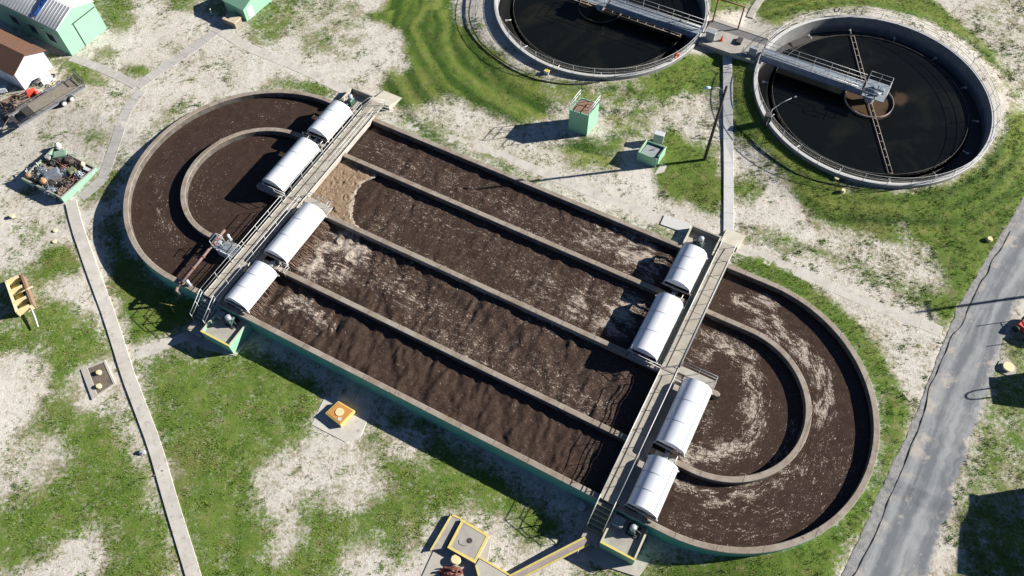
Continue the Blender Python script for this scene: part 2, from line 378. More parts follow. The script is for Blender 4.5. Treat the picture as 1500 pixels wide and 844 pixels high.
# ================================================================== GROUND
def px_poly(pts): return np.array([P(*q)[:2] for q in pts])
def inpoly(x, y, poly):
    ins = np.zeros(x.shape, bool); j = len(poly)-1
    for i in range(len(poly)):
        xi, yi = poly[i]; xj, yj = poly[j]
        c = ((yi > y) != (yj > y)) & (x < (xj-xi)*(y-yi)/(yj-yi+1e-12)+xi); ins ^= c; j = i
    return ins
def ell(cx, cy, rx, ry): return [(cx+rx*math.cos(t), cy+ry*math.sin(t)) for t in np.linspace(0, 2*PI, 14)[:-1]]
GR = [ # (density, polygon in reference pixels projected on the terrain)
 (.8, [(120,-30),(196,-30),(200,30),(186,56),(160,42),(140,10)]), (.85, [(228,-20),(300,-20),(275,18),(240,15)]), (.7, [(290,-10),(345,-10),(330,25),(300,22)]),
 (.8, ell(153,80,19,12)), (.9, ell(197,104,24,12)), (.85, ell(277,87,9,8)), (.9, [(72,84),(100,84),(130,100),(165,126),(150,130),(118,118),(90,100)]),
 (.72, [(365,-10),(440,-10),(432,35),(406,72),(366,64),(346,52),(365,36)]), (.85, ell(458,64,17,12)),
 (1.05, [(578,-20),(662,-20),(664,20),(690,50),(725,78),(760,98),(790,118),(785,140),(802,168),(760,178),(715,160),(690,150),(650,133),(615,118),(600,98),(592,60),(590,45),(565,35),(560,30),(535,30),(540,20),(562,18)]),
 (1., [(560,100),(590,105),(630,118),(646,130),(640,148),(605,160),(575,150),(558,130)]),
 (.95, [(372,130),(400,115),(440,118),(480,130),(487,141),(460,137),(440,132),(400,129)]),
 (.75, [(690,42),(715,74),(740,94),(770,108),(810,116),(860,121),(900,119),(940,110),(975,98),(1000,82),(1030,84),(1058,80),(1060,150),(1048,158),(1042,140),(1032,122),(985,142),(940,150),(880,150),(800,150),(760,130),(710,95)]),
 (1., [(975,98),(1000,82),(1030,82),(1060,80),(1060,105),(1030,122),(990,130),(960,135),(940,120)]),
 (.55, [(800,130),(940,135),(1000,130),(985,150),(950,170),(905,175),(880,165),(790,160)]),
 (.7, [(905,170),(945,165),(950,190),(930,205),(890,195)]), (.85, [(803,205),(860,198),(925,198),(912,215),(900,250),(850,250),(812,226)]),
 (.95, [(965,195),(990,188),(1010,215),(1048,205),(1058,260),(1058,303),(1030,300),(965,285),(972,240)]), (.8, [(1022,298),(1056,290),(1057,322),(1035,320)]),
 (1.1, [(1073,80),(1098,88),(1104,110),(1108,140),(1122,172),(1150,203),(1200,247),(1260,277),(1330,283),(1400,270),(1440,245),(1475,200),(1482,150),(1465,105),(1420,62),(1360,28),(1290,10),(1228,8),(1170,16),(1140,34),(1118,34),(1108,-20),(1340,-20),(1400,30),(1450,75),(1475,110),(1490,165),(1530,170),(1530,275),(1498,305),(1465,352),(1445,395),(1428,428),(1402,437),(1388,398),(1372,362),(1345,350),(1300,353),(1250,330),(1200,320),(1168,290),(1152,250),(1120,212),(1075,202)]),
 (.4, [(1440,-20),(1530,-20),(1530,175),(1490,165),(1470,110),(1400,40)]),
 (1., [(1010,-20),(1050,-20),(1100,-20),(1098,5),(1085,15),(1050,12),(1040,20),(1025,0)]),
 (.85, [(1073,262),(1095,256),(1115,280),(1115,298),(1078,302)]),
 (.8, [(1075,327),(1110,333),(1160,348),(1200,362),(1250,382),(1300,403),(1345,423),(1385,432),(1392,448),(1370,458),(1340,442),(1290,417),(1240,398),(1190,378),(1140,368),(1085,348)]),
 (1., [(1372,425),(1406,433),(1396,470),(1380,476),(1366,452)]), (.35, [(1160,300),(1380,360),(1400,430),(1300,400),(1200,350)]),
 (1.05, [(1080,374),(1112,378),(1160,400),(1200,430),(1252,470),(1290,520),(1315,560),(1326,600),(1322,650),(1302,700),(1282,740),(1252,780),(1226,812),(1214,980),(900,980),(935,835),(1000,826),(1060,818),(1110,813),(1172,794),(1222,764),(1262,720),(1292,680),(1297,640),(1288,580),(1268,532),(1237,490),(1190,450),(1120,410),(1070,388)]),
 (.8, [(815,850),(870,828),(935,826),(940,980),(815,980)]),
 (.85, [(583,168),(602,176),(642,186),(692,214),(750,246),(800,264),(800,277),(745,255),(690,231),(625,203),(585,183)]), (.8, [(800,262),(830,276),(815,283),(795,272)]),
 (.55, [(828,283),(870,295),(915,322),(915,330),(870,308),(825,290)]), (.9, [(926,326),(992,336),(988,350),(950,346)]),
 (.88, [(206,530),(262,505),(345,508),(390,520),(445,548),(472,572),(458,600),(450,640),(495,668),(540,645),(565,600),(610,612),(700,668),(782,722),(832,760),(830,790),(768,800),(722,770),(692,752),(650,750),(604,782),(592,822),(556,826),(540,792),(508,792),(500,980),(290,980),(270,780),(248,700),(222,620),(204,562)]),
 (.95, [(200,500),(265,480),(290,470),(345,440),(330,420),(300,440),(262,440),(222,410),(185,370),(165,300),(150,330),(165,420),(188,480)]),
 (.88, [(-40,500),(30,480),(50,440),(110,452),(150,480),(160,530),(104,542),(104,598),(150,600),(182,640),(215,700),(246,790),(252,980),(130,980),(150,805),(145,762),(110,790),(60,820),(-40,860)]),
 (.6, [(-30,400),(60,380),(60,330),(20,320),(100,430),(60,470),(-30,500)]), (1.0, ell(88,382,31,24)), (.75, [(95,300),(140,270),(175,225),(180,260),(160,300),(150,290),(110,310)]),
 (.8, [(125,190),(150,195),(145,225),(120,215)]), (.55, [(225,170),(270,140),(290,150),(240,185),(215,200),(190,240),(180,235),(210,190)]),
 (.75, [(58,268),(80,270),(30,300),(10,290)]), (.6, [(60,310),(100,305),(95,330),(70,325)]),
 (.75, [(1470,500),(1530,490),(1530,600),(1440,600),(1440,580),(1462,545)]), (.7, [(1432,610),(1530,600),(1530,660),(1440,680),(1400,760),(1385,770),(1412,700)]),
 (.6, [(1410,650),(1530,640),(1530,760),(1400,760)]), (.75, [(1415,755),(1530,750),(1530,880),(1380,880)]),
 (.45, [(430,-10),(535,-10),(540,60),(500,90),(440,80)]),
]
SUB = [(.05, [(-40,520),(40,515),(70,540),(60,600),(20,650),(-40,680)]), (.35, [(20,620),(95,650),(110,690),(70,720),(-40,740)]), (.2, [(25,500),(62,520),(50,545),(20,540)]),
 (.15, [(372,682),(420,650),(448,668),(445,720),(410,760),(380,740)]), (.3, [(430,640),(545,655),(560,720),(500,760),(440,720)]), (.3, [(520,680),(570,690),(560,740),(520,740)]), (.3, [(380,740),(440,735),(450,800),(400,820)]),
 (.2, [(560,620),(610,625),(640,660),(600,690),(565,660)]), (.15, [(695,745),(760,760),(760,790),(700,780)]),
 (.25, [(225,60),(300,60),(320,110),(240,120)]), (.3, [(1298,318),(1330,310),(1345,335),(1310,345)]), (.35, [(725,95),(760,90),(770,108),(740,106)]),
 (.25, [(660,25),(690,0),(720,10),(722,60),(700,60)]), (.3,[(1230,255),(1260,262),(1250,290),(1225,285)])]
DAMP = [(.6, [(1070,680),(1290,640),(1290,760),(1100,820),(960,820)])]
st = .25
gx = np.arange(-74, 74.01, st); gy = np.arange(-6, 97.01, st)
def mowing(x, y):
    r1 = np.hypot(x-LC[0], y-LC[1]); r2_ = np.hypot(x-RC[0], y-RC[1]); a = ((r1 < 27)*(x < 13)); w_ = np.where(a, 1., np.clip((20-r2_)/4, 0, 1)*.7)
    rr_2 = np.where(a, r1, r2_); th = np.where(a, np.arctan2(y-LC[1], x-LC[0]), np.arctan2(y-RC[1], x-RC[0])); rw = rr_2+(fbm(x*.22, y*.22, 2, 62)-.5)*1.8
    v = (vn(rw*1.15, th*1.1, 40)-.5)*1.2+(vn(rw*2.3, th*2.0, 43)-.5)*.8+(vn(rw*.45, th*.8, 47)-.5)*.6
    return w_, np.clip(.5+v*.9, 0, 1)
def mask_grid():
    X, Y = np.meshgrid(gx, gy, indexing='ij'); wx = (fbm(X*.8, Y*.8, 4, 5)-.5)*2.6; wy = (fbm(X*.8, Y*.8, 4, 9)-.5)*2.6
    A = np.full(X.shape, .10); 
    A = A+.20*smooth((fbm(X*.12, Y*.12, 3, 44)-.42)/.2)
    for d, q in GR: A = np.where(inpoly(X+wx*(.35 if d > 1 else 1), Y+wy*(.35 if d > 1 else 1), px_poly(q)), np.maximum(A, d+.22 if d >= .9 else d+.03), A)
    for d, q in SUB: A = np.where(inpoly(X+wx, Y+wy, px_poly(q)), d, A)
    for _ in range(12):
        for ax_ in (0, 1): A = (np.roll(A, 1, ax_)+np.roll(A, -1, ax_)+A*1.0)/3
    return X, Y, A
GXg, GYg, GA = mask_grid()
def gsample(x, y, arr=None):
    arr = GA if arr is None else arr
    i = np.clip((x-gx[0])/st, 0, len(gx)-1.001); j = np.clip((y-gy[0])/st, 0, len(gy)-1.001)
    a = i.astype(int); b = j.astype(int); fx = i-a; fy = j-b
    return (arr[a, b]*(1-fx)+arr[a+1, b]*fx)*(1-fy)+(arr[a, b+1]*(1-fx)+arr[a+1, b+1]*fx)*fy
ext = np.array([5, 12, 25, 50, 100, 200, 400.])
ux = np.concatenate([gx[0]-ext[::-1], gx, gx[-1]+ext]); uy = np.concatenate([gy[0]-ext[::-1], gy, gy[-1]+ext])
X, Y = np.meshgrid(ux, uy, indexing='ij'); T = ter(X, Y)
Gm = gsample(X, Y); Z = T-.04*fbm(X*1.1, Y*1.1, 4, 2)+np.clip(Gm-.4, 0, 1)*.10*fbm(X*1.6, Y*1.6, 3, 7)-.02
idx = np.arange(X.size).reshape(X.shape)
F = np.stack([idx[:-1, :-1], idx[1:, :-1], idx[1:, 1:], idx[:-1, 1:]], -1).reshape(-1, 4)
_rp = px_poly([(1545,205),(1483,318),(1448,372),(1400,455),(1375,520),(1350,585),(1330,635),(1310,672),(1286,728),(1236,836),(1195,930),(1138,1090),(1290,1090),(1330,930),(1356,844),(1378,782),(1398,722),(1418,655),(1432,606),(1458,540),(1470,490),(1492,445),(1530,390),(1600,290)]); ir = inpoly(X, Y, _rp); Z = np.where(ir, T-.075, Z)
U, V_ = w2uv(X, Y); dd = np.hypot(np.maximum(np.abs(U)-DL, 0), V_)
hole = (dd < RO-.05) | (np.hypot(X-LC[0], Y-LC[1]) < CR1-.03) | (np.hypot(X-RC[0], Y-RC[1]) < CR1-.03)
F = F[~hole.ravel()[F].all(1)]
ground = rawmesh('ground', np.stack([X, Y, Z], -1).reshape(-1, 3), F, M_ground, 'structure')
ground['label'] = 'pale sandy soil with patches of green grass'
setattr_(ground, 'grass', Gm.ravel()); mw_, mv_ = mowing(X, Y); setattr_(ground, 'damp', (mw_*(.5-mv_)*2).ravel())
# grass tufts ----------------------------------------------------
def footprint(x, y):   # true where no grass may stand
    u, v = w2uv(x, y); d = np.hypot(np.maximum(np.abs(u)-DL, 0), v)
    b = d < RO+.12
    for c in (LC, RC): b |= np.hypot(x-c[0], y-c[1]) < CR1+.15
    u2 = (x-LC[0])*math.cos(A2)+(y-LC[1])*math.sin(A2); v2 = -(x-LC[0])*math.sin(A2)+(y-LC[1])*math.cos(A2)
    b |= (u2 > 10) & (u2 < 20) & (v2 > -1.3) & (v2 < 3.9)
    return b
PATHS = []  # polylines with half width where grass is kept off, filled below
def build_grass():
    out = []
    N0 = 330000
    x = rng.uniform(-72, 72, N0); y = rng.uniform(0, 92, N0)
    keep = (np.abs(x) < 36+ (y-8)*.42) & ~footprint(x, y)
    x, y = x[keep], y[keep]
    g = gsample(x, y)+(fbm(x*2.6, y*2.6, 4, 31)-.5)*1.8+(fbm(x*.55, y*.55, 4, 33)-.5)*1.9*(gsample(x, y) < 1.12)+rng.normal(0, .16, len(x))
    keep = (g > .60) | ((rng.random(len(x)) < .02) & (fbm(x*.4, y*.4, 3, 35) > .45))
    for pts, hw in PATHS:
        pts = np.array(pts)[:, :2]
        for a, b in zip(pts[:-1], pts[1:]):
            d = b-a; L2 = d@d+1e-9; t_ = np.clip(((x-a[0])*d[0]+(y-a[1])*d[1])/L2, 0, 1)
            keep &= np.hypot(x-a[0]-t_*d[0], y-a[1]-t_*d[1]) > hw
    for q in PADS: keep &= ~inpoly(x, y, q)
    x, y, g = x[keep], y[keep], g[keep]; n_ = len(x)
    near = np.clip((g-.5)*1.6, .25, 1)
    r1 = np.hypot(x-LC[0], y-LC[1]); streak = 1-.35*((r1 < 27) & (x < 13))
    hgt = .115*near*rng.uniform(.6, 1.35, n_)*streak*(.6+.8*fbm(x*.5, y*.5, 3, 50)); B = 6
    z = ter(x, y)-.05
    V = np.zeros((n_, B, 3, 3), np.float32); tint = np.zeros((n_, B, 3)); mow, mv = mowing(x, y); th1 = np.arctan2(y-LC[1], x-LC[0]); rw = r1+(fbm(x*.25, y*.25, 2, 62)-.5)*1.6; tb = np.clip(rng.normal(.42, .26, n_)*(1-.6*mow)+mow*.25+((fbm(x*.25, y*.25, 3, 61)-.5)*1.3+(fbm(x*1.1, y*1.1, 3, 66)-.5)*1.3)*(1-.7*mow)+mow*(mv-.5)*1.6, 0, 1)
    for k in range(B):
        a = rng.uniform(0, 2*PI, n_); L_ = rng.uniform(.05, .20, n_)*(.5+near*.5); wd = rng.uniform(.018, .034, n_)
        ox = rng.normal(0, .07, n_); oy = rng.normal(0, .07, n_); ca, sa = np.cos(a), np.sin(a)
        V[:, k, 0] = np.stack([x+ox-sa*wd, y+oy+ca*wd, z], -1); V[:, k, 1] = np.stack([x+ox+sa*wd, y+oy-ca*wd, z], -1)
        V[:, k, 2] = np.stack([x+ox+ca*L_, y+oy+sa*L_, z+hgt*rng.uniform(.7, 1.2, n_)+.03], -1)
        tint[:, k, :] = (tb+rng.uniform(-.2, .2, n_))[:, None]
    o = rawmesh('grass', V.reshape(-1, 3), np.arange(n_*B*3).reshape(-1, 3), M_grass, 'stuff')
    setattr_(o, 'tint', np.clip(tint, 0, 1)); setattr_(o, 'mow', np.repeat(mow*(.5-mv)*2, B*3)); dry = np.repeat(np.clip(fbm(x*.9, y*.9, 3, 71)*1.3+(g < .7)*.25, 0, 1)*(rng.random(n_) < .35), B*3); setattr_(o, 'dry', dry)
    o['label'] = 'short green grass and weeds growing in patches on the sand'; print('grass', n_)
PADS = []
# ================================================================== PATHS AND ROAD
def strip(name, pts, width, lift=.05, thick=.25, m=None, seg=1.5, gap=.012, kind='structure', label=None, smooth_it=0, jag=0, world=False, keepoff=True):
    pw = [np.array(q[:2]) if world else np.array(P(*q[:2])[:2]) for q in pts]
    if smooth_it: pw = chaikin(pw, smooth_it)
    pw = np.array(pw); s_ = np.r_[0, np.cumsum(np.hypot(*np.diff(pw, axis=0).T))]; Lt = s_[-1]
    if keepoff: PATHS.append((pw, width/2+.05))
    m_ = M(); k = max(1, round(Lt/seg)); 
    def at(s0): 
        q = np.array([np.interp(s0, s_, pw[:, 0]), np.interp(s0, s_, pw[:, 1])])
        a = np.array([np.interp(s0-.3, s_, pw[:, 0]), np.interp(s0-.3, s_, pw[:, 1])]); b = np.array([np.interp(s0+.3, s_, pw[:, 0]), np.interp(s0+.3, s_, pw[:, 1])])
        d = (b-a)/(np.hypot(*(b-a))+1e-9); return q, np.array([-d[1], d[0]])
    for i in range(k):
        a, nA = at(Lt*i/k+gap/2); b, nB = at(Lt*(i+1)/k-gap/2); dz = random.uniform(-.003, .003)
        poly = [a-nA*width/2, b-nB*width/2, b+nB*width/2, a+nA*width/2]
        zt = [float(ter(*q))+lift+dz for q in poly]; m_.prism(poly, [z-thick for z in zt], zt, 0, .012)
    o = m_.build(name, m or M_walk); tag(o, label, kind=kind); return o
def sheet(name, polyworld, lift, m, kind='structure', label=None):
    """flat draped area: triangulated fan over a fine grid clipped to the polygon"""
    q = np.array(polyworld); x0, y0 = q.min(0); x1, y1 = q.max(0); s_ = .3
    xs = np.arange(x0-s_, x1+s_, s_); ys = np.arange(y0-s_, y1+s_, s_); A, B = np.meshgrid(xs, ys, indexing='ij')
    wob = (fbm(A*1.5, B*1.5, 3, 77)-.5)*.35; ins = inpoly(A+wob, B+wob, q)
    id_ = np.arange(A.size).reshape(A.shape); F_ = np.stack([id_[:-1, :-1], id_[1:, :-1], id_[1:, 1:], id_[:-1, 1:]], -1).reshape(-1, 4)
    F_ = F_[ins.ravel()[F_].all(1)]; Vv = np.stack([A, B, ter(A, B)+lift], -1).reshape(-1, 3)
    used = np.unique(F_); mp = -np.ones(A.size, int); mp[used] = np.arange(len(used))
    o = rawmesh(name, Vv[used], mp[F_], m, kind); 
    if label: o['label'] = label
    return o
road_l = [(1560,215),(1500,312),(1462,372),(1429,433),(1395,499),(1372,542),(1350,615),(1339,649),(1301,736),(1252,844),(1215,930),(1160,1090)]
road_r = [(1600,290),(1530,390),(1492,445),(1470,490),(1458,540),(1432,606),(1418,655),(1398,722),(1378,782),(1356,844),(1330,930),(1290,1090)]
shl = [(1545,205),(1483,318),(1448,372),(1400,455),(1375,520),(1350,585),(1330,635),(1310,672),(1286,728),(1236,836),(1195,930),(1138,1090)]
rl, rr_, sh = px_poly(road_l), px_poly(road_r), px_poly(shl)
def resamp(p, n_):
    p = np.array(chaikin([q for q in p], 3)); d = np.r_[0, np.cumsum(np.hypot(*np.diff(p, axis=0).T))]; t_ = np.linspace(0, d[-1], n_); return np.stack([np.interp(t_, d, p[:, 0]), np.interp(t_, d, p[:, 1])], -1), d[-1]
def ribbon(name, lp, rp_, lift, m, label, nl=420, nc=18, jl=.15, jr=.15):
    a, La = resamp(lp, nl); b, Lb = resamp(rp_, nl); t_ = np.linspace(0, 1, nc); s_ = np.linspace(0, La, nl)
    dirn = (b-a)/np.hypot(*(b-a).T)[:, None]
    a = a+dirn*((fbm(s_*1.3, s_*0, 4, 3)-.5)*2*jl)[:, None]; b = b+dirn*((fbm(s_*1.3, s_*0, 4, 8)-.5)*2*jr)[:, None]
    V = a[:, None, :]*(1-t_)[None, :, None]+b[:, None, :]*t_[None, :, None]; X_, Y_ = V[..., 0], V[..., 1]; i = np.arange(nl*nc).reshape(nl, nc)
    zz = ter(X_, Y_)+lift; zz[:, 0] -= .012; zz[:, -1] -= .02
    F_ = np.stack([i[:-1, :-1], i[1:, :-1], i[1:, 1:], i[:-1, 1:]], -1).reshape(-1, 4)
    o = rawmesh(name, np.stack([X_, Y_, zz], -1).reshape(-1, 3), F_, m, 'structure'); o['label'] = label
    setattr_(o, 'lane', np.repeat(t_[None], nl, 0).ravel()); setattr_(o, 'run', np.repeat(s_[:, None], nc, 1).ravel()); return o
n = NB('asphalt_road'); n.b.inputs['Roughness'].default_value = .93; n.b.inputs['Specular IOR Level'].default_value = .3
ln_ = n.attr('lane'); ru = n.attr('run'); cv = n.N.new('ShaderNodeCombineXYZ'); n.L.new(n.math('MULTIPLY', ru, .10), cv.inputs[0]); n.L.new(n.math('MULTIPLY', ln_, 5.0), cv.inputs[1])
st_ = n.noise(1.0, 6, .65, vec=cv.outputs[0], dist=.3)
track = n.math('MULTIPLY', n.math('SINE', n.math('MULTIPLY', n.math('ADD', ln_, .02), 12.56)), .10)
f = n.math('ADD', n.math('ADD', st_, track), n.math('MULTIPLY', n.math('SUBTRACT', n.noise(.9, 5), .5), .35))
c = n.mix(n.mr(f, .38, .66), (.165, .175, .185), (.34, .345, .345))
c = n.mix(n.mr(n.noise(14, 3, .7), .5, .72, 0, .35), c, (.12, .12, .125))
c = n.mix(n.mr(n.math('ADD', n.noise(.5, 5, .7), n.math('MULTIPLY', n.math('ABSOLUTE', n.math('SUBTRACT', ln_, .5)), .35)), .66, .78), c, (.46, .41, .35))
n.color(c); n.bump(n.noise(16, 4, .7), .012); M_road = n.m
ribbon('gravel_shoulder', sh, rl+(rr_[np.clip(np.arange(len(rl)), 0, len(rr_)-1)]-rl)*.1, -.022, M_grav, 'grey gravel shoulder along the asphalt road')
ribbon('road', rl, rr_, -.006, M_road, 'worn grey asphalt road', jl=.05, jr=.45)
mm = M(); pth = chaikin([P(*q) for q in [(1480,340),(1445,400)]+road_l[3:]], 2); pth = np.array([np.array(q)[:2] for q in pth]); d_ = np.r_[0, np.cumsum(np.hypot(*np.diff(pth, axis=0).T))]; t_ = np.arange(0, d_[-1], .25); pth = [(np.interp(a, d_, pth[:, 0])+(vn(a*.5, 0, 3)-.5)*.3, np.interp(a, d_, pth[:, 1])+(vn(a*.7, 5, 4)-.5)*.3, float(ter(np.interp(a, d_, pth[:, 0]), np.interp(a, d_, pth[:, 1])))-.006) for a in t_]
o = mm.tube(pth, [.015+.035*vn(i*.4, 2) for i in range(len(pth))], 5).build('road_edge_seam', M_crack); tag(o, 'dark broken tar seam along the edge of the road', kind='structure')
PADS.append(np.r_[sh, rr_[::-1]])
strip('sidewalk', [(104,296),(112,330),(133,390),(160,462),(187,548),(226,650),(252,740),(284,844),(300,900)], 1.08, .07, .4, M_swalk, 2.0, label='long raised concrete sidewalk left of the basin')
strip('sidewalk', [(207,132),(186,160),(170,205),(150,262),(118,290)], 1.15, -.018, .2, M_gwalk, 1.5, label='weathered walk curving past the scrap bin')
strip('sidewalk', [(200,126),(175,112),(140,97),(104,84)], 1.0, -.015, .2, M_gwalk, 1.5, label='short walk to the green building')
strip('sidewalk', [(200,127),(232,104),(262,85),(300,58),(328,36)], 1.2, -.012, .2, M_gwalk, 1.5, label='walk running up to the green covered stand')
strip('sidewalk', [(322,44),(360,68),(400,84),(450,104),(508,134)], 1.2, -.022, .2, M_swalk, 1.8, label='sandy concrete walk to the north end of the left bridge')
strip('sidewalk', [(562,172),(640,196),(720,222),(790,250),(860,280),(930,306),(975,324)], 1.0, -.035, .2, M_swalk, 1.8, label='sand covered concrete walk along the north wall')
strip('sidewalk', [(970,322),(1010,336)], 1.2, .05, .2, M_new, 3, label='clean pale slab beside the north motor pad')
strip('sidewalk', [(1078,362),(1120,378),(1165,396),(1240,429),(1290,451),(1352,474),(1380,486)], 1.15, -.028, .2, M_swalk, 1.9, label='concrete walk from the right bridge to the road')
strip('sidewalk', [(1065,78),(1066,160),(1067,240),(1067,352)], .95, .10, .3, M_new, 3.2, label='narrow straight pale walk between basin and clarifiers')
strip('sidewalk', [(1128,-20),(1105,12),(1098,26)], .8, .05, .2, M_walk, 1.5, label='narrow walk leading north from the clarifier platform')
strip('sidewalk', [(200,521),(240,505),(280,490)], .9, -.028, .2, M_swalk, 1.5, label='short branch walk to the south end of the left bridge')
def slab(name, pxs, lift, m, label=None, thick=.4, kind='structure', z=None):
    q = [P(*a) for a in pxs]; PADS.append(np.array([a[:2] for a in q]))
    mm = M(); zt = (z if z is not None else max(float(ter(a[0], a[1])) for a in q)+lift)
    mm.prism([a[:2] for a in q], zt-thick, zt, 0, .02); o = mm.build(name, m); tag(o, label, kind=kind); return o
slab('pavement', [(456,622),(476,580),(545,600),(528,640),(506,648)], .0, M_swalk, 'pale concrete apron around the orange valve box', kind='structure')
slab('pavement', [(268,492),(300,470),(365,500),(345,522),(300,512)], .04, M_walk, 'concrete apron below the left bridge stairs')
slab('pavement', [(618,844),(660,752),(720,790),(700,900),(600,900)], .02, M_walk, 'concrete apron around the yellow edged vault')
slab('pavement', [(840,800),(858,765),(905,800),(955,818),(935,846),(870,825)], .03, M_walk, 'concrete apron under the right bridge stairs')
#slab('pavement', [(700,-20),(730,-20),(728,60),(735,70),(716,66),(704,40)], .01, M_walk, 'worn concrete strip beside the left clarifier')
# ================================================================== OXIDATION DITCH
def stad(r, n_=64):
    pts = []
    for i in range(n_+1): t_ = -PI/2+PI*i/n_; pts.append((DL+r*math.cos(t_), r*math.sin(t_)))
    for i in range(n_+1): t_ = PI/2+PI*i/n_; pts.append((-DL+r*math.cos(t_), r*math.sin(t_)))
    return pts
def stadwall(r0, r1, z0, z1, mi_top, mi_out, mi_in, c=.035):
    m_ = M(); prof = [(r1, z0), (r1, z1-c), (r1-c, z1), (r0+c, z1), (r0, z1-c), (r0, z0)]; mis = [mi_out, mi_top, mi_top, mi_top, mi_in]
    rings = [[(*q, z) for q in stad(r)] for r, z in prof]; n_ = len(rings[0])
    for k in range(5):
        m_.add(rings[k]+rings[k+1], [(i, (i+1) % n_, n_+(i+1) % n_, n_+i) for i in range(n_)], mis[k])
    return m_
dt = empty('oxidation_ditch', (CX, CY, 0), ANG, 'large racetrack shaped concrete treatment basin with four long channels of brown water', 'treatment basin')
o = stadwall(RI, RO, -.6, HD, 0, 1, 2).build('outer_wall', [M_top, M_mint_shade, M_in], dt)
stadwall(R1-T1, R1+T1, -.6, HD, 0, 1, 1).build('inner_wall', [M_top, M_in], dt)
mm = M(); mm.prism([(-23.8, -.25), (23.6, -.25), (23.8, -.1), (23.8, .1), (23.6, .25), (-23.8, .25)], -.6, HD, 0, .035); mm.build('center_wall', M_top, dt)
# water
wu = np.arange(-36.4, 36.41, .13); wv = np.arange(-12.4, 12.41, .13); A, B = np.meshgrid(wu, wv, indexing='ij')
def brush(paths, x, y):
    out = np.zeros(x.shape)
    wx = x+(fbm(x*.6, y*.6, 3, 81)-.5)*2.0; wy = y+(fbm(x*.6, y*.6, 3, 85)-.5)*2.0
    for amp, wid, pts in paths:
        pts = [w2uv(*P(*q, WZ)[:2]) for q in pts]; D = np.full(x.shape, 1e9)
        if len(pts) == 1: D = np.hypot(wx-pts[0][0], wy-pts[0][1])
        for a, b in zip(pts[:-1], pts[1:]):
            d = np.array(b)-np.array(a); t_ = np.clip(((wx-a[0])*d[0]+(wy-a[1])*d[1])/(d@d), 0, 1); D = np.minimum(D, np.hypot(wx-a[0]-t_*d[0], wy-a[1]-t_*d[1]))
        out = np.maximum(out, amp*np.exp(-(D/wid)**2))
    return out
FOAM = [(1.0, 1.0, [(1075,440),(1125,448),(1138,480),(1110,476)]), (1.0, .9, [(1138,480),(1175,512),(1200,550),(1212,580),(1190,600)]), (.8, 1.1, [(1205,600),(1180,630),(1165,655),(1140,690)]),
 (.55, 1.6, [(1170,680),(1140,700),(1090,712)]), (.95, .7, [(1100,722),(1060,735),(1030,722),(990,705)]), (.35, 2.5, [(1000,770),(1100,770),(1180,740),(1220,680)]),
 (.95, 1.2, [(1055,500),(1095,530),(1110,580),(1105,620),(1080,650),(1045,672),(1010,672)]), (.8, 1.0, [(1035,490),(1060,510),(1030,520)]), (.5, 1.0, [(1040,590),(1030,630),(1020,655)]),
 (.3, .8, [(430,150),(350,190),(290,215)]), (.35, .7, [(250,215),(228,250),(240,280)]), (.45, .6, [(240,280),(228,330),(250,345),(265,360)]), (.3, 1.2, [(300,290),(290,250)]),
 (1.1, 2.0, [(460,385),(500,350),(520,370),(490,400)]), (.6, 2.5, [(540,380),(600,430)]), (.8, 1.2, [(400,450),(440,440),(470,470)]),
 (1.15, 1.7, [(935,360),(950,385),(920,375)]), (.8, 2.4, [(900,350),(860,345)]), (1.1, 1.8, [(900,480),(915,450),(895,460)]), (.8, 2.2, [(860,440),(850,450)]), (.5, 3, [(800,420),(780,400)]),
 (.5, 1.2, [(560,330),(600,370),(700,420),(870,500)]), (.42, 2.0, [(600,440),(760,520),(880,600)]), (.45, 1.2, [(880,610),(720,530),(600,465)]), (.42, 3, [(560,220),(700,290),(900,380)]), (.33, 3, [(600,300),(800,400)])]
Ff = brush(FOAM, A, B)+.02
s3 = smooth((A+17)/4)*smooth((18.6-A)/3)
chop = .10+s3*(.52+.38*(B < 0)+.12*(B < -7)); chop = chop+.5*brush([(1, 3, [(460,385),(520,370),(560,400)]), (1, 3, [(400,450),(450,470)])], A, B)
wav = (fbm(A*1.15+fbm(A*.5, B*.5, 2, 3)*1.6, B*.6, 2, 91)-.5)
Zw = WZ+wav*.30*np.clip(chop, 0, 1.2)+(fbm(A*2.6+fbm(A, B, 2, 8)*1.5, B*1.1, 2, 95)-.5)*.15*chop+(fbm(A*.9, B*.9, 2, 97)-.5)*.02
dW = np.hypot(np.maximum(np.abs(A)-DL, 0), B); id_ = np.arange(A.size).reshape(A.shape)
Fw = np.stack([id_[:-1, :-1], id_[1:, :-1], id_[1:, 1:], id_[:-1, 1:]], -1).reshape(-1, 4); Fw = Fw[(dW.ravel()[Fw] < 12.4).all(1)]
xw, yw = uv2w(A, B)
wo = rawmesh('water', np.stack([xw, yw, Zw], -1).reshape(-1, 3), Fw, M_dw, 'structure'); wo['label'] = 'dark brown rippled water in the racetrack basin'
wo.data.polygons.foreach_set('use_smooth', [True]*len(wo.data.polygons))
thr = np.arctan2(B, np.abs(A)-DL); fr_ = np.where(np.abs(A) > DL, dW, np.abs(B)); fs_ = np.where(np.abs(A) > DL, np.abs(thr)*7.0+40, np.abs(np.abs(A)-DL)*-1+40-0)+np.where(B < 0, 300, 0)
fs_ = np.where(np.abs(A) > DL, (PI/2-np.abs(thr))*np.maximum(dW, 3)+40, 40-(DL-np.abs(A)))
setattr_(wo, 'fs', (fs_+np.where(B < 0, 120, 0)*0+np.where(A < 0, 211, 0)).ravel()); setattr_(wo, 'fr', (fr_+np.where(B < 0, 57, 0)*(np.abs(A) <= DL)).ravel())
setattr_(wo, 'foam', Ff.ravel()); setattr_(wo, 'chop', chop.ravel())
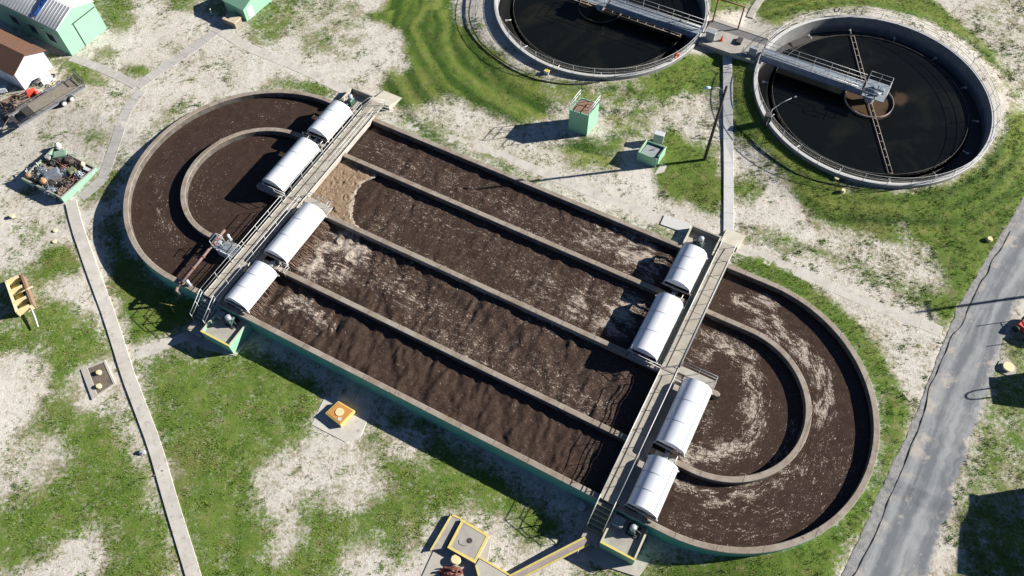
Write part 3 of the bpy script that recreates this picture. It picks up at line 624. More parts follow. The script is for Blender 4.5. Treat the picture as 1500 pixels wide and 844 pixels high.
# foam mat
fm = np.array([(-19.3,7.0),(-15.6,7.0),(-14.2,6.6),(-14.9,5.2),(-14.9,3.9),(-14.3,2.6),(-13.3,1.2),(-12.2,.2),(-19.3,.0)])
fu = np.arange(-19.4, -11.5, .07); fv = np.arange(.15, 6.85, .07); A2_, B2_ = np.meshgrid(fu, fv, indexing='ij')
wob = (fbm(A2_*1.3, B2_*1.3, 4, 12)-.5)*.7; ins = inpoly(A2_+wob, B2_+wob*.5, fm); ins2 = inpoly(A2_+wob+.45, B2_+wob*.5+.1, fm)
edge = 1-ins2.astype(float)
for _ in range(4):
    for ax_ in (0, 1): edge = (np.roll(edge, 1, ax_)+np.roll(edge, -1, ax_)+edge)/3
id_ = np.arange(A2_.size).reshape(A2_.shape); F2 = np.stack([id_[:-1, :-1], id_[1:, :-1], id_[1:, 1:], id_[:-1, 1:]], -1).reshape(-1, 4); F2 = F2[ins.ravel()[F2].all(1)]
ridg = 1-np.abs(fbm(A2_*2.2+fbm(A2_, B2_, 2, 1)*2, B2_*1.6, 4, 22)-.5)*4
xx, yy = uv2w(A2_, B2_); used = np.unique(F2); mp = -np.ones(A2_.size, int); mp[used] = np.arange(len(used))
fo = rawmesh('foam', np.stack([xx, yy, WZ+.10+.10*ridg+edge*.03], -1).reshape(-1, 3)[used], mp[F2], M_foam, 'stuff'); setattr_(fo, 'edge', edge.ravel()[used])
fo.data.polygons.foreach_set('use_smooth', [True]*len(fo.data.polygons)); fo['label'] = 'thick tan foam mat trapped against the left bridge'
# ---------------- rotor covers
def make_cover(Ln, nseam, label):
    t_ = empty('rotor_cover', (0, 0, 0), 0, label, 'rotor cover', 'white arched covers over the rotors')
    a, h, nA = 1.22, 1.05, 28
    arc = [(a*math.cos(PI*i/nA), h*math.sin(PI*i/nA)**.92) for i in range(nA+1)]
    m_ = M(); hl = Ln/2
    for s_, (r_) in ((1, 1.0), (-1, .97)):
        vs = [(x*r_, y, z*r_) for y in (-hl, hl) for x, z in arc]; n_ = nA+1
        m_.add(vs, [(i, i+1, n_+i+1, n_+i) for i in range(nA)], 0, True)
    for y in (-hl, hl):
        vs = [(x*r_, y, z*r_) for r_ in (1, .97) for x, z in arc]; m_.add(vs, [(i, i+1, nA+2+i, nA+1+i) for i in range(nA)])
    m_.build('shell', M_white, t_)
    for k in range(nseam):
        y = -hl+Ln*(k+1)/(nseam+1); m_ = M(); vs = [(x*r_, y+dy, z*r_+(.004 if r_ > 1 else 0)) for dy in (-.022, .022) for r_ in (1.0, 1.012) for x, z in arc]; n_ = nA+1
        for q in range(nA):
            m_.add([vs[q], vs[q+1], vs[n_+q+1], vs[n_+q], vs[2*n_+q], vs[2*n_+q+1], vs[3*n_+q+1], vs[3*n_+q]], [(0, 1, 2, 3), (4, 5, 6, 7), (3, 2, 6, 7)])
        m_.build('seam', M_seam, t_)
    for y, sg in ((-hl+.05, -1), (hl-.05, 1)):
        m_ = M(); pl = [(x*.975, z*.975) for x, z in arc[1:-1]]; pl = [(a*.97, .28)]+[q for q in pl if q[1] > .3]+[(-a*.97, .28)]
        k = len(pl); vs = [(x, yy_, z) for yy_ in (y-.015, y+.015) for x, z in pl]
        m_.add(vs, [tuple(range(k)), tuple(range(k, 2*k))[::-1]]+[(i, (i+1) % k, k+(i+1) % k, k+i) for i in range(k)]); m_.build('end_panel', M_white, t_)
    for x in (-a-.05, a-.05): m_ = M(); m_.box(x, -hl-.05, -.12, x+.10, hl+.05, -.002); m_.build('base_rail', M_galv, t_)
    for y in (-hl, hl): m_ = M(); m_.box(-a-.15, y-.06, -.24, a+.15, y+.06, -.125); m_.build('cross_beam', M_galv, t_)
    m_ = M()
    x, z = arc[7]; m_.box(x-.0, -hl+.1, z+.03, x+.05, hl-.1, z+.05); 
    m_.build('latch_strip', M_lgrey, t_); return t_
ZC = 2.36
CS = [('short', -21.85, 9.62, 'short white cover nearest the top end of the left bridge'), ('long', -21.85, 3.08, 'long white cover left of the left bridge beside the inner curved channel'),
      ('long', -16.65, -3.35, 'long white cover on the left bridge with brown water thrown out from its side'), ('short', -16.65, -9.9, 'short white cover beside the stairs of the left bridge'),
      ('short', 16.78, 9.85, 'short white cover nearest the top end of the right bridge'), ('long', 16.78, 3.15, 'long white cover on the left side of the right bridge'),
      ('long', 21.87, -3.38, 'long white cover on the right bridge facing the inner end basin'), ('short', 21.87, -9.9, 'short white cover above the yellow edged motor pad')]
src = {}
for ty, u, v, lb in CS:
    x, y = uv2w(u, v)
    if ty not in src: src[ty] = make_cover(4.3 if ty == 'short' else 6.05, 2, lb); o = src[ty]; o.location = (x, y, ZC); o.rotation_euler = (0, 0, ANG)
    else: o = copy_tree(src[ty], None, lb, (x, y, ZC), ANG)
# rotors under covers
def make_rotor(Ln, label):
    t_ = empty('brush_rotor', (0, 0, 0), 0, label, 'rotor', 'brush rotors under the covers')
    m_ = M(); m_.tube([(0, -Ln/2, 0), (0, Ln/2, 0)], .14, 10); m_.build('shaft', M_blk, t_)
    m_ = M(); k = int(Ln/.26)
    for i in range(k):
        y = -Ln/2+.2+(Ln-.4)*i/(k-1)
        for j in range(10):
            a = j*PI/5+i*.3; c_, s_ = math.cos(a), math.sin(a)
            m_.add([(.14*c_-.05*s_, y-.03, .14*s_+.05*c_), (.14*c_+.05*s_, y+.03, .14*s_-.05*c_), (.62*c_+.05*s_, y+.03, .62*s_-.05*c_), (.62*c_-.05*s_, y-.03, .62*s_+.05*c_)], [(0, 1, 2, 3)])
    m_.build('blades', M_rust, t_)
    for y in (-Ln/2+.02, Ln/2-.02): m_ = M(); m_.box(-.25, y-.12, -.25, .25, y+.12, .2); m_.build('bearing', M_grey, t_)
    m_ = M(); return t_
rs = {}
for i, (ty, u, v, lb) in enumerate(CS):
    x, y = uv2w(u, v); lb2 = 'bladed rotor under the '+lb.replace('with brown water thrown out from its side', 'throwing brown water').replace(' beside the inner curved channel', '')
    if ty not in rs: rs[ty] = make_rotor(4.3 if ty == 'short' else 6.05, lb2); o = rs[ty]; o.location = (x, y, 1.72); o.rotation_euler = (0, 0, ANG)
    else: copy_tree(rs[ty], None, lb2, (x, y, 1.72), ANG)
# water thrown by the rotors
m_ = M()
for u0, v0, v1, dens, ln in ((-15.5, -6.2, -.6, 44, 1.5), (-15.5, -12.0, -9.9, 14, .9), (-15.4, -9.6, -8.0, 5, .5)):
    for i in range(dens):
        v = v0+(v1-v0)*(i+random.uniform(-.3, .3))/dens; l_ = ln*random.uniform(.6, 1.15); r0 = random.uniform(.025, .05); k = 7; pts = []; rad = []
        for j in range(k):
            t_ = j/(k-1); x, y = uv2w(u0-.3+l_*t_, v+random.uniform(-.03, .03)); pts.append((x, y, WZ+.55*(1-t_*t_)+random.uniform(-.02, .02))); rad.append(r0*(1-.35*t_))
        m_.tube(pts, rad, 5)
n = NB('thrown_water'); n.color(n.mix(n.mr(n.noise(9, 4), .4, .65), (.11, .065, .045), (.34, .22, .16))); n.b.inputs['Roughness'].default_value = .45; M_spl = n.m
o = m_.build('water_spray', M_spl); tag(o, 'streams of brown water thrown out from under the left bridge rotors', kind='stuff')

# ---------------- bridges
def bridge(side, label):
    s_ = side; uc = 19.27*s_ if s_ > 0 else -19.22; hw = .68 if s_ > 0 else .76
    t_ = dthing('walkway_bridge', uc, 0, 0, label, 'walkway', 'walkway bridges across the basin')
    m_ = M(); k = 13
    for i in range(k):
        a = -12.5+27.0*i/k; b = -12.5+27.0*(i+1)/k; m_.box(-hw, a+.012, DK-.16, hw, b-.012, DK+(.002 if i % 2 else 0), 0, .012)
    m_.build('deck', M_deck, t_)
    for x in (-hw+.02, hw-.17): m_ = M(); m_.box(x, -12.5, DK-.62, x+.15, 12.6, DK-.165); m_.build('beam', M_conc, t_)
    # side slabs carrying the covers
    a_, b_ = (-1, 1)
    m_ = M()
    m_.box(-hw-.52 if s_ > 0 else -hw-.62, .3, HD-.02, -hw-.02, 12.2, HD+.06); m_.build('grating', M_grate, t_)
    m_ = M(); m_.box(hw+.02, -12.2, HD-.12, hw+.62, -.3, HD+.03, 0, .01); m_.build('side_slab', M_conc, t_)
    # handrails
    gW = [(-hw+.04, -12.5, DK), (-hw+.04, -.9, DK), (-hw+.04, .6, DK), (-hw+.04, 12.7, DK)]
    gE = [(hw-.04, -12.5, DK), (hw-.04, 0.0, DK), (hw-.04, .9, DK), (hw-.04, 12.7, DK)]
    m_ = M(); rail(m_, gW[:2]); m_.build('handrail', M_galv, t_)
    m_ = M(); rail(m_, gW[2:]); m_.build('handrail', M_galv, t_)
    m_ = M(); rail(m_, gE[:2]); m_.build('handrail', M_galv, t_)
    m_ = M(); rail(m_, gE[2:]); m_.build('handrail', M_galv, t_)
    for x in (-hw-.02, hw+.02): m_ = M(); m_.box(x-.012, -12.4, DK+.003, x+.012, 12.6, DK+.11); m_.build('toe_board', M_galv, t_)
    # stairs on the south end
    m_ = M(); nz = 6
    for i in range(nz):
        y = -12.62-i*.34; z = DK-.2*(i+1); m_.box(-hw+.05, y-.30, z-.04, hw-.05, y, z, 0); m_.box(-hw+.05, y-.335, z-.05, hw-.05, y-.3, z+.004, 1)
    m_.build('stair_treads', [M_grate, M_yel if s_ > 0 else M_grey], t_)
    yb = -12.6-nz*.34; zb = DK-.2*nz
    for x in (-hw+.02, hw-.06):
        m_ = M(); m_.prism([(x, -12.5), (x+.04, -12.5), (x+.04, yb), (x, yb)], [DK-.35, DK-.35, zb-.3, zb-.3], [DK-.05, DK-.05, zb, zb]); m_.build('stringer', M_yel if s_ > 0 else M_steel, t_)
    for x in (-hw+.04, hw-.04):
        m_ = M(); rail(m_, [(x, -12.5, DK), (x, yb+.1, zb)], 1.05, 1.0); m_.build('handrail', M_galv if s_ > 0 else M_lgrey, t_)
    m_ = M(); m_.box(-hw, yb-.95, zb-.24, hw, yb-.01, zb-.18, 0, .01)
    if s_ > 0:
        for x in (-hw, hw-.06): m_.box(x, yb-.95, -.1, x+.06, yb-.89, zb-.25)
    m_.build('landing', M_deck, t_)
    # north end flared rails
    m_ = M()
    if s_ < 0: rail(m_, [(-hw+.04, 12.7, DK), (-hw+.3, 13.9, DK-.1), (hw+.2, 14.4, DK-.3)], 1.0, 1.4); rail(m_, [(hw-.04, 12.7, DK), (hw+.5, 13.5, DK-.2), (hw+1.6, 13.9, DK-.5)], 1.0, 1.4)
    else: rail(m_, [(-hw+.04, 12.7, DK), (-hw+.04, 14.5, DK-.1)], 1.0, 1.4); rail(m_, [(hw-.04, 12.7, DK), (hw-.04, 14.4, DK-.1)], 1.0, 1.4)
    m_.build('handrail', M_galv, t_)
    # centre platform over the middle wall
    m_ = M(); x1 = (2.9 if s_ < 0 else 3.2)
    m_.box(hw+.02, .26, HD+.012, hw+x1, .95, HD+.12, 0, .01); m_.box(hw+.64, -.24, HD+.015, hw+x1, .255, HD+.10); m_.build('side_platform', M_conc, t_)
    m_ = M(); rail(m_, [(hw+.1, .9, HD+.1), (hw+x1-.1, .9, HD+.1), (hw+x1-.1, .1, HD+.1)], 1.0, 1.3); m_.build('handrail', M_galv, t_)
    m_ = M(); rail(m_, [(-hw-.05, -.35, HD+.1), (-hw-2.6, -.35, HD+.1), (-hw-2.9, .0, HD+.1), (-hw-2.9, .35, HD+.1)], 1.0, 1.3); m_.build('handrail', M_galv, t_)
    m_ = M(); m_.box(-hw-2.95, -.40, HD+.012, -hw-.03, .0, HD+.11); m_.build('side_platform', M_conc, t_)
    return t_
bL = bridge(-1, 'left walkway bridge with pale handrails beside the tan foam mat')
bR = bridge(1, 'right walkway bridge with wide concrete deck and yellow nosed stairs')
# small rails on the divider walls
for u, v, lb in ((-14.9, -7.05, 'small pale guard frame on the wall between the two lower left covers'), (-22.3, 6.6, 'small pale guard frame on the wall between the two upper left covers'),):
    x, y = uv2w(u, v); t_ = empty('guard_rail', (x, y, HD), ANG, lb, 'handrail', 'small guard frames on the channel walls')
    m_ = M(); rail(m_, [(0, -.35, 0), (0, .35, 0)], .95, .8); m_.build('frame', M_galv, t_); m_ = M(); rail(m_, [(-.9, .3, 0), (0, .35, 0)], .95, .9); m_.build('side_frame', M_galv, t_)
# support brackets between covers (bearing pedestals)
for u, v, lb in ((-21.85, 6.9, 'bearing pedestal between the two upper left covers'), (-16.65, -7.05, 'bearing pedestal between the two lower left covers'), (16.78, 6.9, 'bearing pedestal between the two upper right covers'), (21.87, -7.05, 'bearing pedestal between the two lower right covers')):
    x, y = uv2w(u, v); t_ = empty('bearing_pedestal', (x, y, HD), ANG, lb, 'pedestal', 'bearing pedestals on the channel walls')
    m_ = M(); m_.box(-.9, -.22, .003, .9, .22, .12, 0, .01); m_.build('base', M_conc, t_)
    m_ = M(); m_.box(-.18, -.3, .121, .18, .3, .38, 0, .03); m_.tube([(0, -.5, .25), (0, .5, .25)], .09, 10); m_.build('bearing', M_grey, t_)
    m_ = M(); m_.tube([(-.8, -.1, .5), (-.8, -.1, .05)], .035, 6); m_.build('bracket', M_galv, t_); m_ = M(); m_.tube([(.8, -.15, .02), (.8, -.15, .45), (.8, .4, .45)], .04, 6); m_.build('bracket', M_galv, t_)
# ---------------- motor pads
def pad(u0, u1, v0, v1, ztop, zfloor, label, yellow, open_side):
    uc, vc = (u0+u1)/2, (v0+v1)/2; x, y = uv2w(uc, vc)
    t_ = empty('motor_pad', (x, y, 0), ANG, label, 'concrete pad', 'motor pads at the ends of the bridges'); a, b = (u1-u0)/2, (v1-v0)/2
    m_ = M(); m_.box(-a+.13, -b+.13, -.3, a-.13, b, zfloor); m_.build('floor', M_conc, t_)
    m_ = M(); w_ = .13; sg = 1 if v0 > 0 else -1
    far = b*sg; fy0, fy1 = (far-w_, far) if sg > 0 else (far, far+w_)
    m_.box(-a, fy0, -.4, a, fy1, ztop, 0); m_.box(-a, -b+(.135 if sg < 0 else 0), -.4, -a+w_, b-(.135 if sg > 0 else 0), ztop, 0) ; m_.box(a-w_, -b+(.135 if sg < 0 else 0), -.4, a, b-(.135 if sg > 0 else 0), ztop, 0)
    m_.build('parapet_wall', M_mint if sg < 0 else M_conc, t_)
    m_ = M(); m_.box(-a-.01, fy0-.01, ztop+.003, a+.01, fy1+.01, ztop+.02)
    m_.build('edge_stripe', M_yel if yellow else M_conc, t_)
    for x_ in (-a+w_/2, a-w_/2): m_ = M(); m_.box(x_-.075, -b+.16, ztop+.002, x_+.075, b-.16, ztop+.015); m_.build('coping', mat('cream_coping', (.62, .58, .42), .8, (.5, .46, .33), 3), t_)
    return t_
pad(20.05, 22.9, -15.35, -12.66, 1.45, 1.15, 'motor pad with bright yellow front edge under the right bridge covers', True, 0)
pad(-18.35, -15.2, -15.35, -12.66, 1.45, 1.15, 'mint walled motor pad beside the left bridge stairs', True, 0)
pad(15.45, 18.4, 12.66, 15.0, 2.1, 1.5, 'square walled motor pit at the top of the right bridge', False, 1)
pad(-22.9, -20.05, 12.66, 15.0, 2.1, 1.5, 'square walled motor pit at the top of the left bridge', False, 1)
# aprons at the north ends
for u0, u1, lb in ((-20.0, -17.9, 'concrete ramp slab at the top of the left bridge'), (18.45, 20.1, 'concrete ramp slab at the top of the right bridge')):
    q = [uv2w(u0, 14.5), uv2w(u1, 14.5), uv2w(u1+.2, 16.6), uv2w(u0, 16.6)]; m_ = M(); m_.prism(q, 1.2, [2.1, 2.1, 1.56, 1.56], 0, .01)
    o = m_.build('ramp', mat('cream_slab', (.50, .47, .38), .85, (.42, .385, .31), 1.5)); tag(o, lb, kind='structure'); PADS.append(np.array(q))
# drive motors
def make_motor(label):
    t_ = empty('drive_motor', (0, 0, 0), 0, label, 'motor', 'rotor drive motors')
    m_ = M(); m_.box(-.45, -.5, -.03, .55, .5, .06, 0, .01); m_.build('base_plate', M_blk, t_)
    m_ = M(); m_.box(-.3, -.35, .061, .25, .35, .62, 0, .06); m_.tube([(0, .3, .35), (0, 1.3, .3)], .1, 10); m_.build('gearbox', M_motor, t_)
    m_ = M(); m_.tube([(-.05, -.05, .63), (-.05, -.05, 1.05)], .24, 16); m_.tube([(-.05, -.05, 1.05), (-.05, -.05, 1.13)], [.26, .16], 16); m_.build('motor_housing', M_silver, t_)
    m_ = M(); pts = [(.3+.35*math.cos(a), -.1+.1*a/3, .35+.3*math.sin(a)) for a in np.linspace(-.4, 3.4, 12)]; m_.tube(pts, .04, 6); m_.build('hose', M_blk, t_)
    return t_
mo = None
for u, v, z, rz, lb in ((-16.65, -13.25, 1.16, 0, 'silver topped drive motor on the mint walled pad'), (21.87, -13.3, 1.16, 0, 'silver topped drive motor on the bright yellow edged pad'), (16.78, 13.6, 1.5, PI, 'drive motor in the pit at the top of the right bridge'), (-21.9, 13.3, 1.75, PI, 'drive motor in the pit at the top of the left bridge')):
    x, y = uv2w(u, v)
    if mo is None: mo = make_motor(lb); mo.location = (x, y, z); mo.rotation_euler = (0, 0, ANG+rz)
    else: copy_tree(mo, None, lb, (x, y, z), ANG+rz)
def cabinet(name, x, y, z, rz, w_, d_, h_, m1, label, cat, m2=None, top=.04):
    t_ = empty(name, (x, y, z), rz, label, cat); m_ = M(); m_.box(-w_/2, -d_/2, 0, w_/2, d_/2, h_, 0, .02); m_.build('housing', m1, t_)
    m_ = M(); m_.box(-w_/2-.04, -d_/2-.04, h_+.001, w_/2+.04, d_/2+.04, h_+top, 0, .015); m_.build('lid', m2 or m1, t_)
    m_ = M(); m_.box(w_/2+.001, -d_/2+.08, .1, w_/2+.02, d_/2-.08, h_-.1); m_.box(w_/2+.021, d_/2-.22, h_*.5, w_/2+.05, d_/2-.18, h_*.5+.2); m_.build('door', m1, t_); return t_
x, y = uv2w(20.65, -13.3); cabinet('utility_box', x, y, 1.16, ANG, .8, .7, .5, M_grey, 'dull grey equipment box on the yellow edged pad below the stairs', 'equipment box')
x, y = uv2w(-17.85, -13.2); cabinet('utility_box', x, y, 1.16, ANG, .55, .6, .35, M_grey, 'grey equipment box on the mint walled pad', 'equipment box')
# ================================================================== CLARIFIERS
RIMZ = 2.5; CWZ = 1.45
def f2w(c, u, v): return (c[0]+math.cos(A2)*u-math.sin(A2)*v, c[1]+math.sin(A2)*u+math.cos(A2)*v)
def water_disc(c, r, z, label, scum):
    s_ = .25; xs = np.arange(-r-s_, r+s_, s_); A, B = np.meshgrid(xs, xs, indexing='ij'); id_ = np.arange(A.size).reshape(A.shape)
    F_ = np.stack([id_[:-1, :-1], id_[1:, :-1], id_[1:, 1:], id_[:-1, 1:]], -1).reshape(-1, 4); F_ = F_[(np.hypot(A, B).ravel()[F_] < r+.2).all(1)]
    o = rawmesh('water', np.stack([A+c[0], B+c[1], np.full(A.shape, z)], -1).reshape(-1, 3), F_, M_cw, 'structure'); o['label'] = label
    sc = np.zeros(A.shape)
    for (x, y, rr, a_) in scum:
        d = np.hypot(A+c[0]-x+(fbm(A*.8, B*.8, 3, 7)-.5)*1.6, B+c[1]-y+(fbm(A*.8, B*.8, 3, 17)-.5)*1.6); sc = np.maximum(sc, a_*smooth((rr-d)/.5))
    setattr_(o, 'scum', sc.ravel()); return o
def truss_arm(m_, p0, p1, w_=.4, z=CWZ+.09, n_=9):
    p0 = np.array(p0); p1 = np.array(p1); d = (p1-p0)/np.hypot(*(p1-p0)); q = np.array([-d[1], d[0]])*w_/2
    for s_ in (-1, 1): m_.tube([(*(p0+q*s_), z), (*(p1+q*s_), z)], .045, 6)
    for i in range(n_+1): c_ = p0+(p1-p0)*i/n_; m_.tube([(*(c_-q), z), (*(c_+q), z)], .028, 5)
M_dkst = mat('algae_stained_steel', (.05, .05, .045), .8, (.12, .11, .09), 1.2)
def clarifier(c, label, a_gap):
    t_ = empty('clarifier', (*c, 0), 0, label, 'settling tank')
    m_ = M(); m_.ring(0, 0, [(CR1, -.5), (CR1, RIMZ-.03), (CR1-.03, RIMZ), (CR0+.03, RIMZ), (CR0, RIMZ-.03), (CR0, -.5)], 160, mi=[0, 1, 1, 1, 2, 2])
    m_.build('tank_wall', [M_inl, M_new, M_inl], t_)
    m_ = M(); m_.ring(0, 0, [(10.42, .4), (10.42, CWZ-.25), (10.38, CWZ-.25), (10.38, .4)], 160); m_.build('inner_weir', M_dkst, t_)
    m_ = M(); m_.ring(0, 0, [(10.0, CWZ-.3), (10.0, CWZ+.10), (9.965, CWZ+.10), (9.965, CWZ-.3)], 160); m_.build('scum_baffle', M_dkst, t_)
    m_ = M(); m_.ring(0, 0, [(11.85, .5), (11.85, .52), (10.4, .52), (10.4, .5)], 120); m_.build('launder_floor', M_blk, t_)
    for k in range(14):
        a = 2*PI*k/14+.17; m_ = M(); ca, sa = math.cos(a), math.sin(a)
        m_.tube([(10.4*ca, 10.4*sa, CWZ-.05), (11.1*ca, 11.1*sa, CWZ-.02)], .05, 5); m_.box(10.95*ca-.12, 10.95*sa-.12, CWZ-.1, 10.95*ca+.12, 10.95*sa+.12, CWZ-.01); m_.build('weir_bracket', M_galv, t_)
    m_ = M(); m_.ring(0, 0, [(2.5, CWZ-.6), (2.5, CWZ+.22), (2.46, CWZ+.22), (2.46, CWZ-.6)], 72); m_.build('feedwell', M_rustlt if c is RC else M_dkst, t_)
    m_ = M(); m_.tube([(0, 0, -.5), (0, 0, 2.4)], .45, 20); m_.build('center_column', M_steel, t_)
    for tgt in (((0.55, 9.85), (-.3, -9.85)) if c is RC else ((9.85*math.cos(A2), 9.85*math.sin(A2)), (-9.85*math.cos(A2), -9.85*math.sin(A2)))):
        m_ = M(); d = np.array(tgt)/np.hypot(*tgt); truss_arm(m_, d*.5, d*9.85); m_.build('scraper_arm', M_rustlt, t_)
    # guard rail round the rim, open at the bridge
    rr = CR1-.09; n_ = 132; pts = []
    for i in range(n_+1):
        a = a_gap+.09+(2*PI-.18)*i/n_; pts.append((rr*math.cos(a), rr*math.sin(a)))
    m_ = M()
    for h in (1.05, .55): m_.tube([(x, y, RIMZ+h) for x, y in pts], .022, 6)
    m_.tube([(x, y, RIMZ+.06) for x, y in pts], .018, 4)
    for i in range(0, n_+1, 4): x, y = pts[i]; m_.tube([(x, y, RIMZ-.002), (x, y, RIMZ+1.06)], .03, 6)
    m_.build('guard_rail', M_galv, t_)
    m_ = M()
    for h in (.33, .80): m_.tube([(x*1.003, y*1.003, RIMZ+h) for x, y in pts], .006, 3)
    for i in range(n_+1):
        for k in range(3):
            f_ = k/3; j = min(i+1, n_); x = pts[i][0]*(1-f_)+pts[j][0]*f_; y = pts[i][1]*(1-f_)+pts[j][1]*f_; m_.tube([(x*1.003, y*1.003, RIMZ+.07), (x*1.003, y*1.003, RIMZ+1.04)], .006, 3)
    m_.build('wire_mesh', M_galv, t_)
    return t_
M_rustlt = mat('pinkish_primed_steel', (.50, .42, .37), .7, (.36, .27, .22), 4)
clarifier(RC, 'right round settling tank with dark water, walled rim and a pale arm across it', A2+PI)
clarifier(LC, 'left round settling tank cut off by the top edge of the picture', A2)
water_disc(RC, 10.02, CWZ, 'black still water in the right settling tank', [(37.7, 59.45, 2.6, .75), (41.0, 59.6, 1.1, .5), (40.2, 59.3, .7, .5)])
water_disc(LC, 10.02, CWZ, 'black still water in the left settling tank', [(10.45, 74.4, 2.6, .15)])
def clar_bridge(c, rz, L0, label):
    """local x runs from the tank centre out to the rim"""
    t_ = empty('clarifier_bridge', (*c, 0), rz, label, 'tank bridge', 'access bridges of the settling tanks'); Z = 3.0; hw = .55
    m_ = M(); k = 8
    for i in range(k): a = 1.2+(L0-1.2)*i/k; b = 1.2+(L0-1.2)*(i+1)/k; m_.box(a+.01, -hw, Z-.05, b-.01, hw, Z)
    m_.build('deck', M_gratel, t_)
    for y in (-hw-.1, hw):
        m_ = M(); m_.box(1.0, y, Z-.62, L0, y+.1, Z+.02); m_.box(1.0, y-.06, Z-.66, L0, y+.16, Z-.622); m_.build('girder', M_bsteel, t_)
    for y in (-hw, hw): m_ = M(); rail(m_, [(1.3, y, Z), (L0-.1, y, Z)], 1.07, 1.7, .024); m_.build('handrail', M_galv, t_)
    m_ = M(); m_.box(-1.3, -1.35, Z-.08, 1.0, 1.35, Z+.01); m_.build('drive_platform', M_gratel, t_)
    m_ = M(); rail(m_, [(1.0, -.62, Z), (1.0, -1.3, Z), (-1.25, -1.3, Z), (-1.25, 1.3, Z), (1.0, 1.3, Z), (1.0, .62, Z)], 1.07, 1.3, .024); m_.build('handrail', M_galv, t_)
    m_ = M(); m_.cyl(-.1, 0, Z+.011, Z+.3, .55, 24); m_.cyl(-.1, 0, Z+.301, Z+.5, .32, 20); m_.box(-.9, -.25, Z+.02, -.45, .25, Z+.42, 0, .04); m_.build('drive_unit', M_blue2, t_)
    m_ = M(); m_.tube([(-.7, .5, Z+.2), (-.1, .75, Z+.22)], .14, 12); m_.build('drive_motor', M_lgrey, t_)
    m_ = M(); m_.tube([(1.6, hw-.12, Z+.12), (L0*.55, hw-.12, Z+.12), (L0-.3, hw-.12, Z+.1)], .05, 8); m_.build('conduit', M_galv, t_)
    return t_
M_gratel = mat('galvanised_grating', (.30, .34, .38), .6, (.20, .23, .26), 6, metal=.2)
M_bsteel = mat('blue_grey_steel', (.20, .25, .33), .5, (.14, .17, .22), 1.5, metal=.1)
M_blue2 = mat('blue_grey_drive_paint', (.16, .22, .30), .5, (.3, .34, .36), 6)
clar_bridge(RC, A2+PI, CR1-.1, 'bridge with drive platform over the right settling tank')
clar_bridge(LC, A2, CR1-.1, 'bridge with drive platform over the left settling tank, partly out of the picture')
# platform between the tanks
pc = f2w(LC, 15.55, 1.3); t_ = empty('valve_platform', (*pc, 0), A2, 'raised concrete platform joining the two round settling tanks', 'platform')
m_ = M(); m_.box(-3.3, -2.4, 1.0, 3.3, .45, RIMZ-.02, 0, .02); m_.build('slab', M_conc, t_)
m_ = M(); m_.box(-3.3, .46, 1.0, 3.3, 1.55, RIMZ-.1); m_.build('channel_cover', mat('dark_slab', (.20, .19, .18), .9, (.14, .14, .14), 1.2), t_)
m_ = M(); m_.box(-3.3, 1.56, .8, 3.3, 2.1, RIMZ-.05, 0, .02); m_.build('back_curb', M_walk, t_)
m_ = M(); m_.box(-3.25, -2.55, RIMZ-.25, 3.2, -2.41, RIMZ+.05); m_.build('front_edge', M_conc, t_)
def at2(u, v): return f2w(LC, u, v)
x, y = at2(13.2, -.2); cabinet('control_panel', x, y, RIMZ-.02, A2, .95, .6, 1.1, M_grey, 'grey green control cabinet on the platform beside the left tank', 'control cabinet')
x, y = at2(18.1, -.3); cabinet('control_panel', x, y, RIMZ-.02, A2, .85, .55, 1.0, M_grey, 'grey control cabinet on the platform beside the right tank', 'control cabinet')
x, y = at2(14.4, .2); t_ = empty('traffic_cone', (x, y, RIMZ-.02), 0, 'orange traffic cone standing on the platform between the tanks', 'traffic cone')
m_ = M(); m_.cyl(0, 0, .031, .65, .16, 16, r2=.03); m_.build('cone', M_red, t_); m_ = M(); m_.box(-.2, -.2, 0, .2, .2, .03, 0, .008); m_.build('foot', M_orange, t_)
# brown pipe goalpost
b0 = P(1044, 31, RIMZ); b1 = P(1081, 42, RIMZ); t_ = empty('hoist_frame', (b0[0], b0[1], RIMZ-.1), 0, 'rusty brown pipe frame standing over the platform', 'pipe frame'); dx, dy = b1[0]-b0[0], b1[1]-b0[1]
for q in ((0, 0), (dx, dy)): m_ = M(); m_.tube([(*q, 0), (*q, 3.0)], .085, 10); m_.build('post', M_rust, t_)
m_ = M(); m_.tube([(-.3*dx, -.3*dy, 3.05), (1.05*dx, 1.05*dy, 3.05)], .085, 10); m_.build('crossbar', M_rust, t_)
x, y = at2(16.2, .95); m_ = M(); m_.box(-.3, -.45, 0, .3, .45, .35, 0, .02); o = m_.build('gate_box', M_blk); o.location = (x, y, RIMZ-.1); o.rotation_euler = (0, 0, A2); tag(o, 'dark steel box at the foot of the rusty pipe frame', 'steel box')
x, y = at2(17.1, -1.2); t_ = empty('hand_wheel', (x, y, RIMZ-.02), A2, 'large thin valve wheel standing beside the right control cabinet', 'valve wheel')
m_ = M(); m_.tube([(0, .55*math.cos(a), .62+.55*math.sin(a)) for a in np.linspace(0, 2*PI, 25)[:-1]], .022, 6, closed=True); m_.build('wheel', M_blk, t_)
m_ = M(); m_.tube([(.02, 0, 0), (.02, 0, .66)], .04, 8); m_.tube([(.02, 0, .62), (.5, 0, .62)], .03, 6); m_.build('stem', M_steel, t_)
def torus(name, x, y, z, r, r1, m1, rot, label, cat, grp=None):
    m_ = M(); m_.tube([(r*math.cos(a), r*math.sin(a), 0) for a in np.linspace(0, 2*PI, 29)[:-1]], r1, 10, closed=True); o = m_.build(name, m1); o.location = (x, y, z); o.rotation_euler = rot; tag(o, label, cat, grp); return o
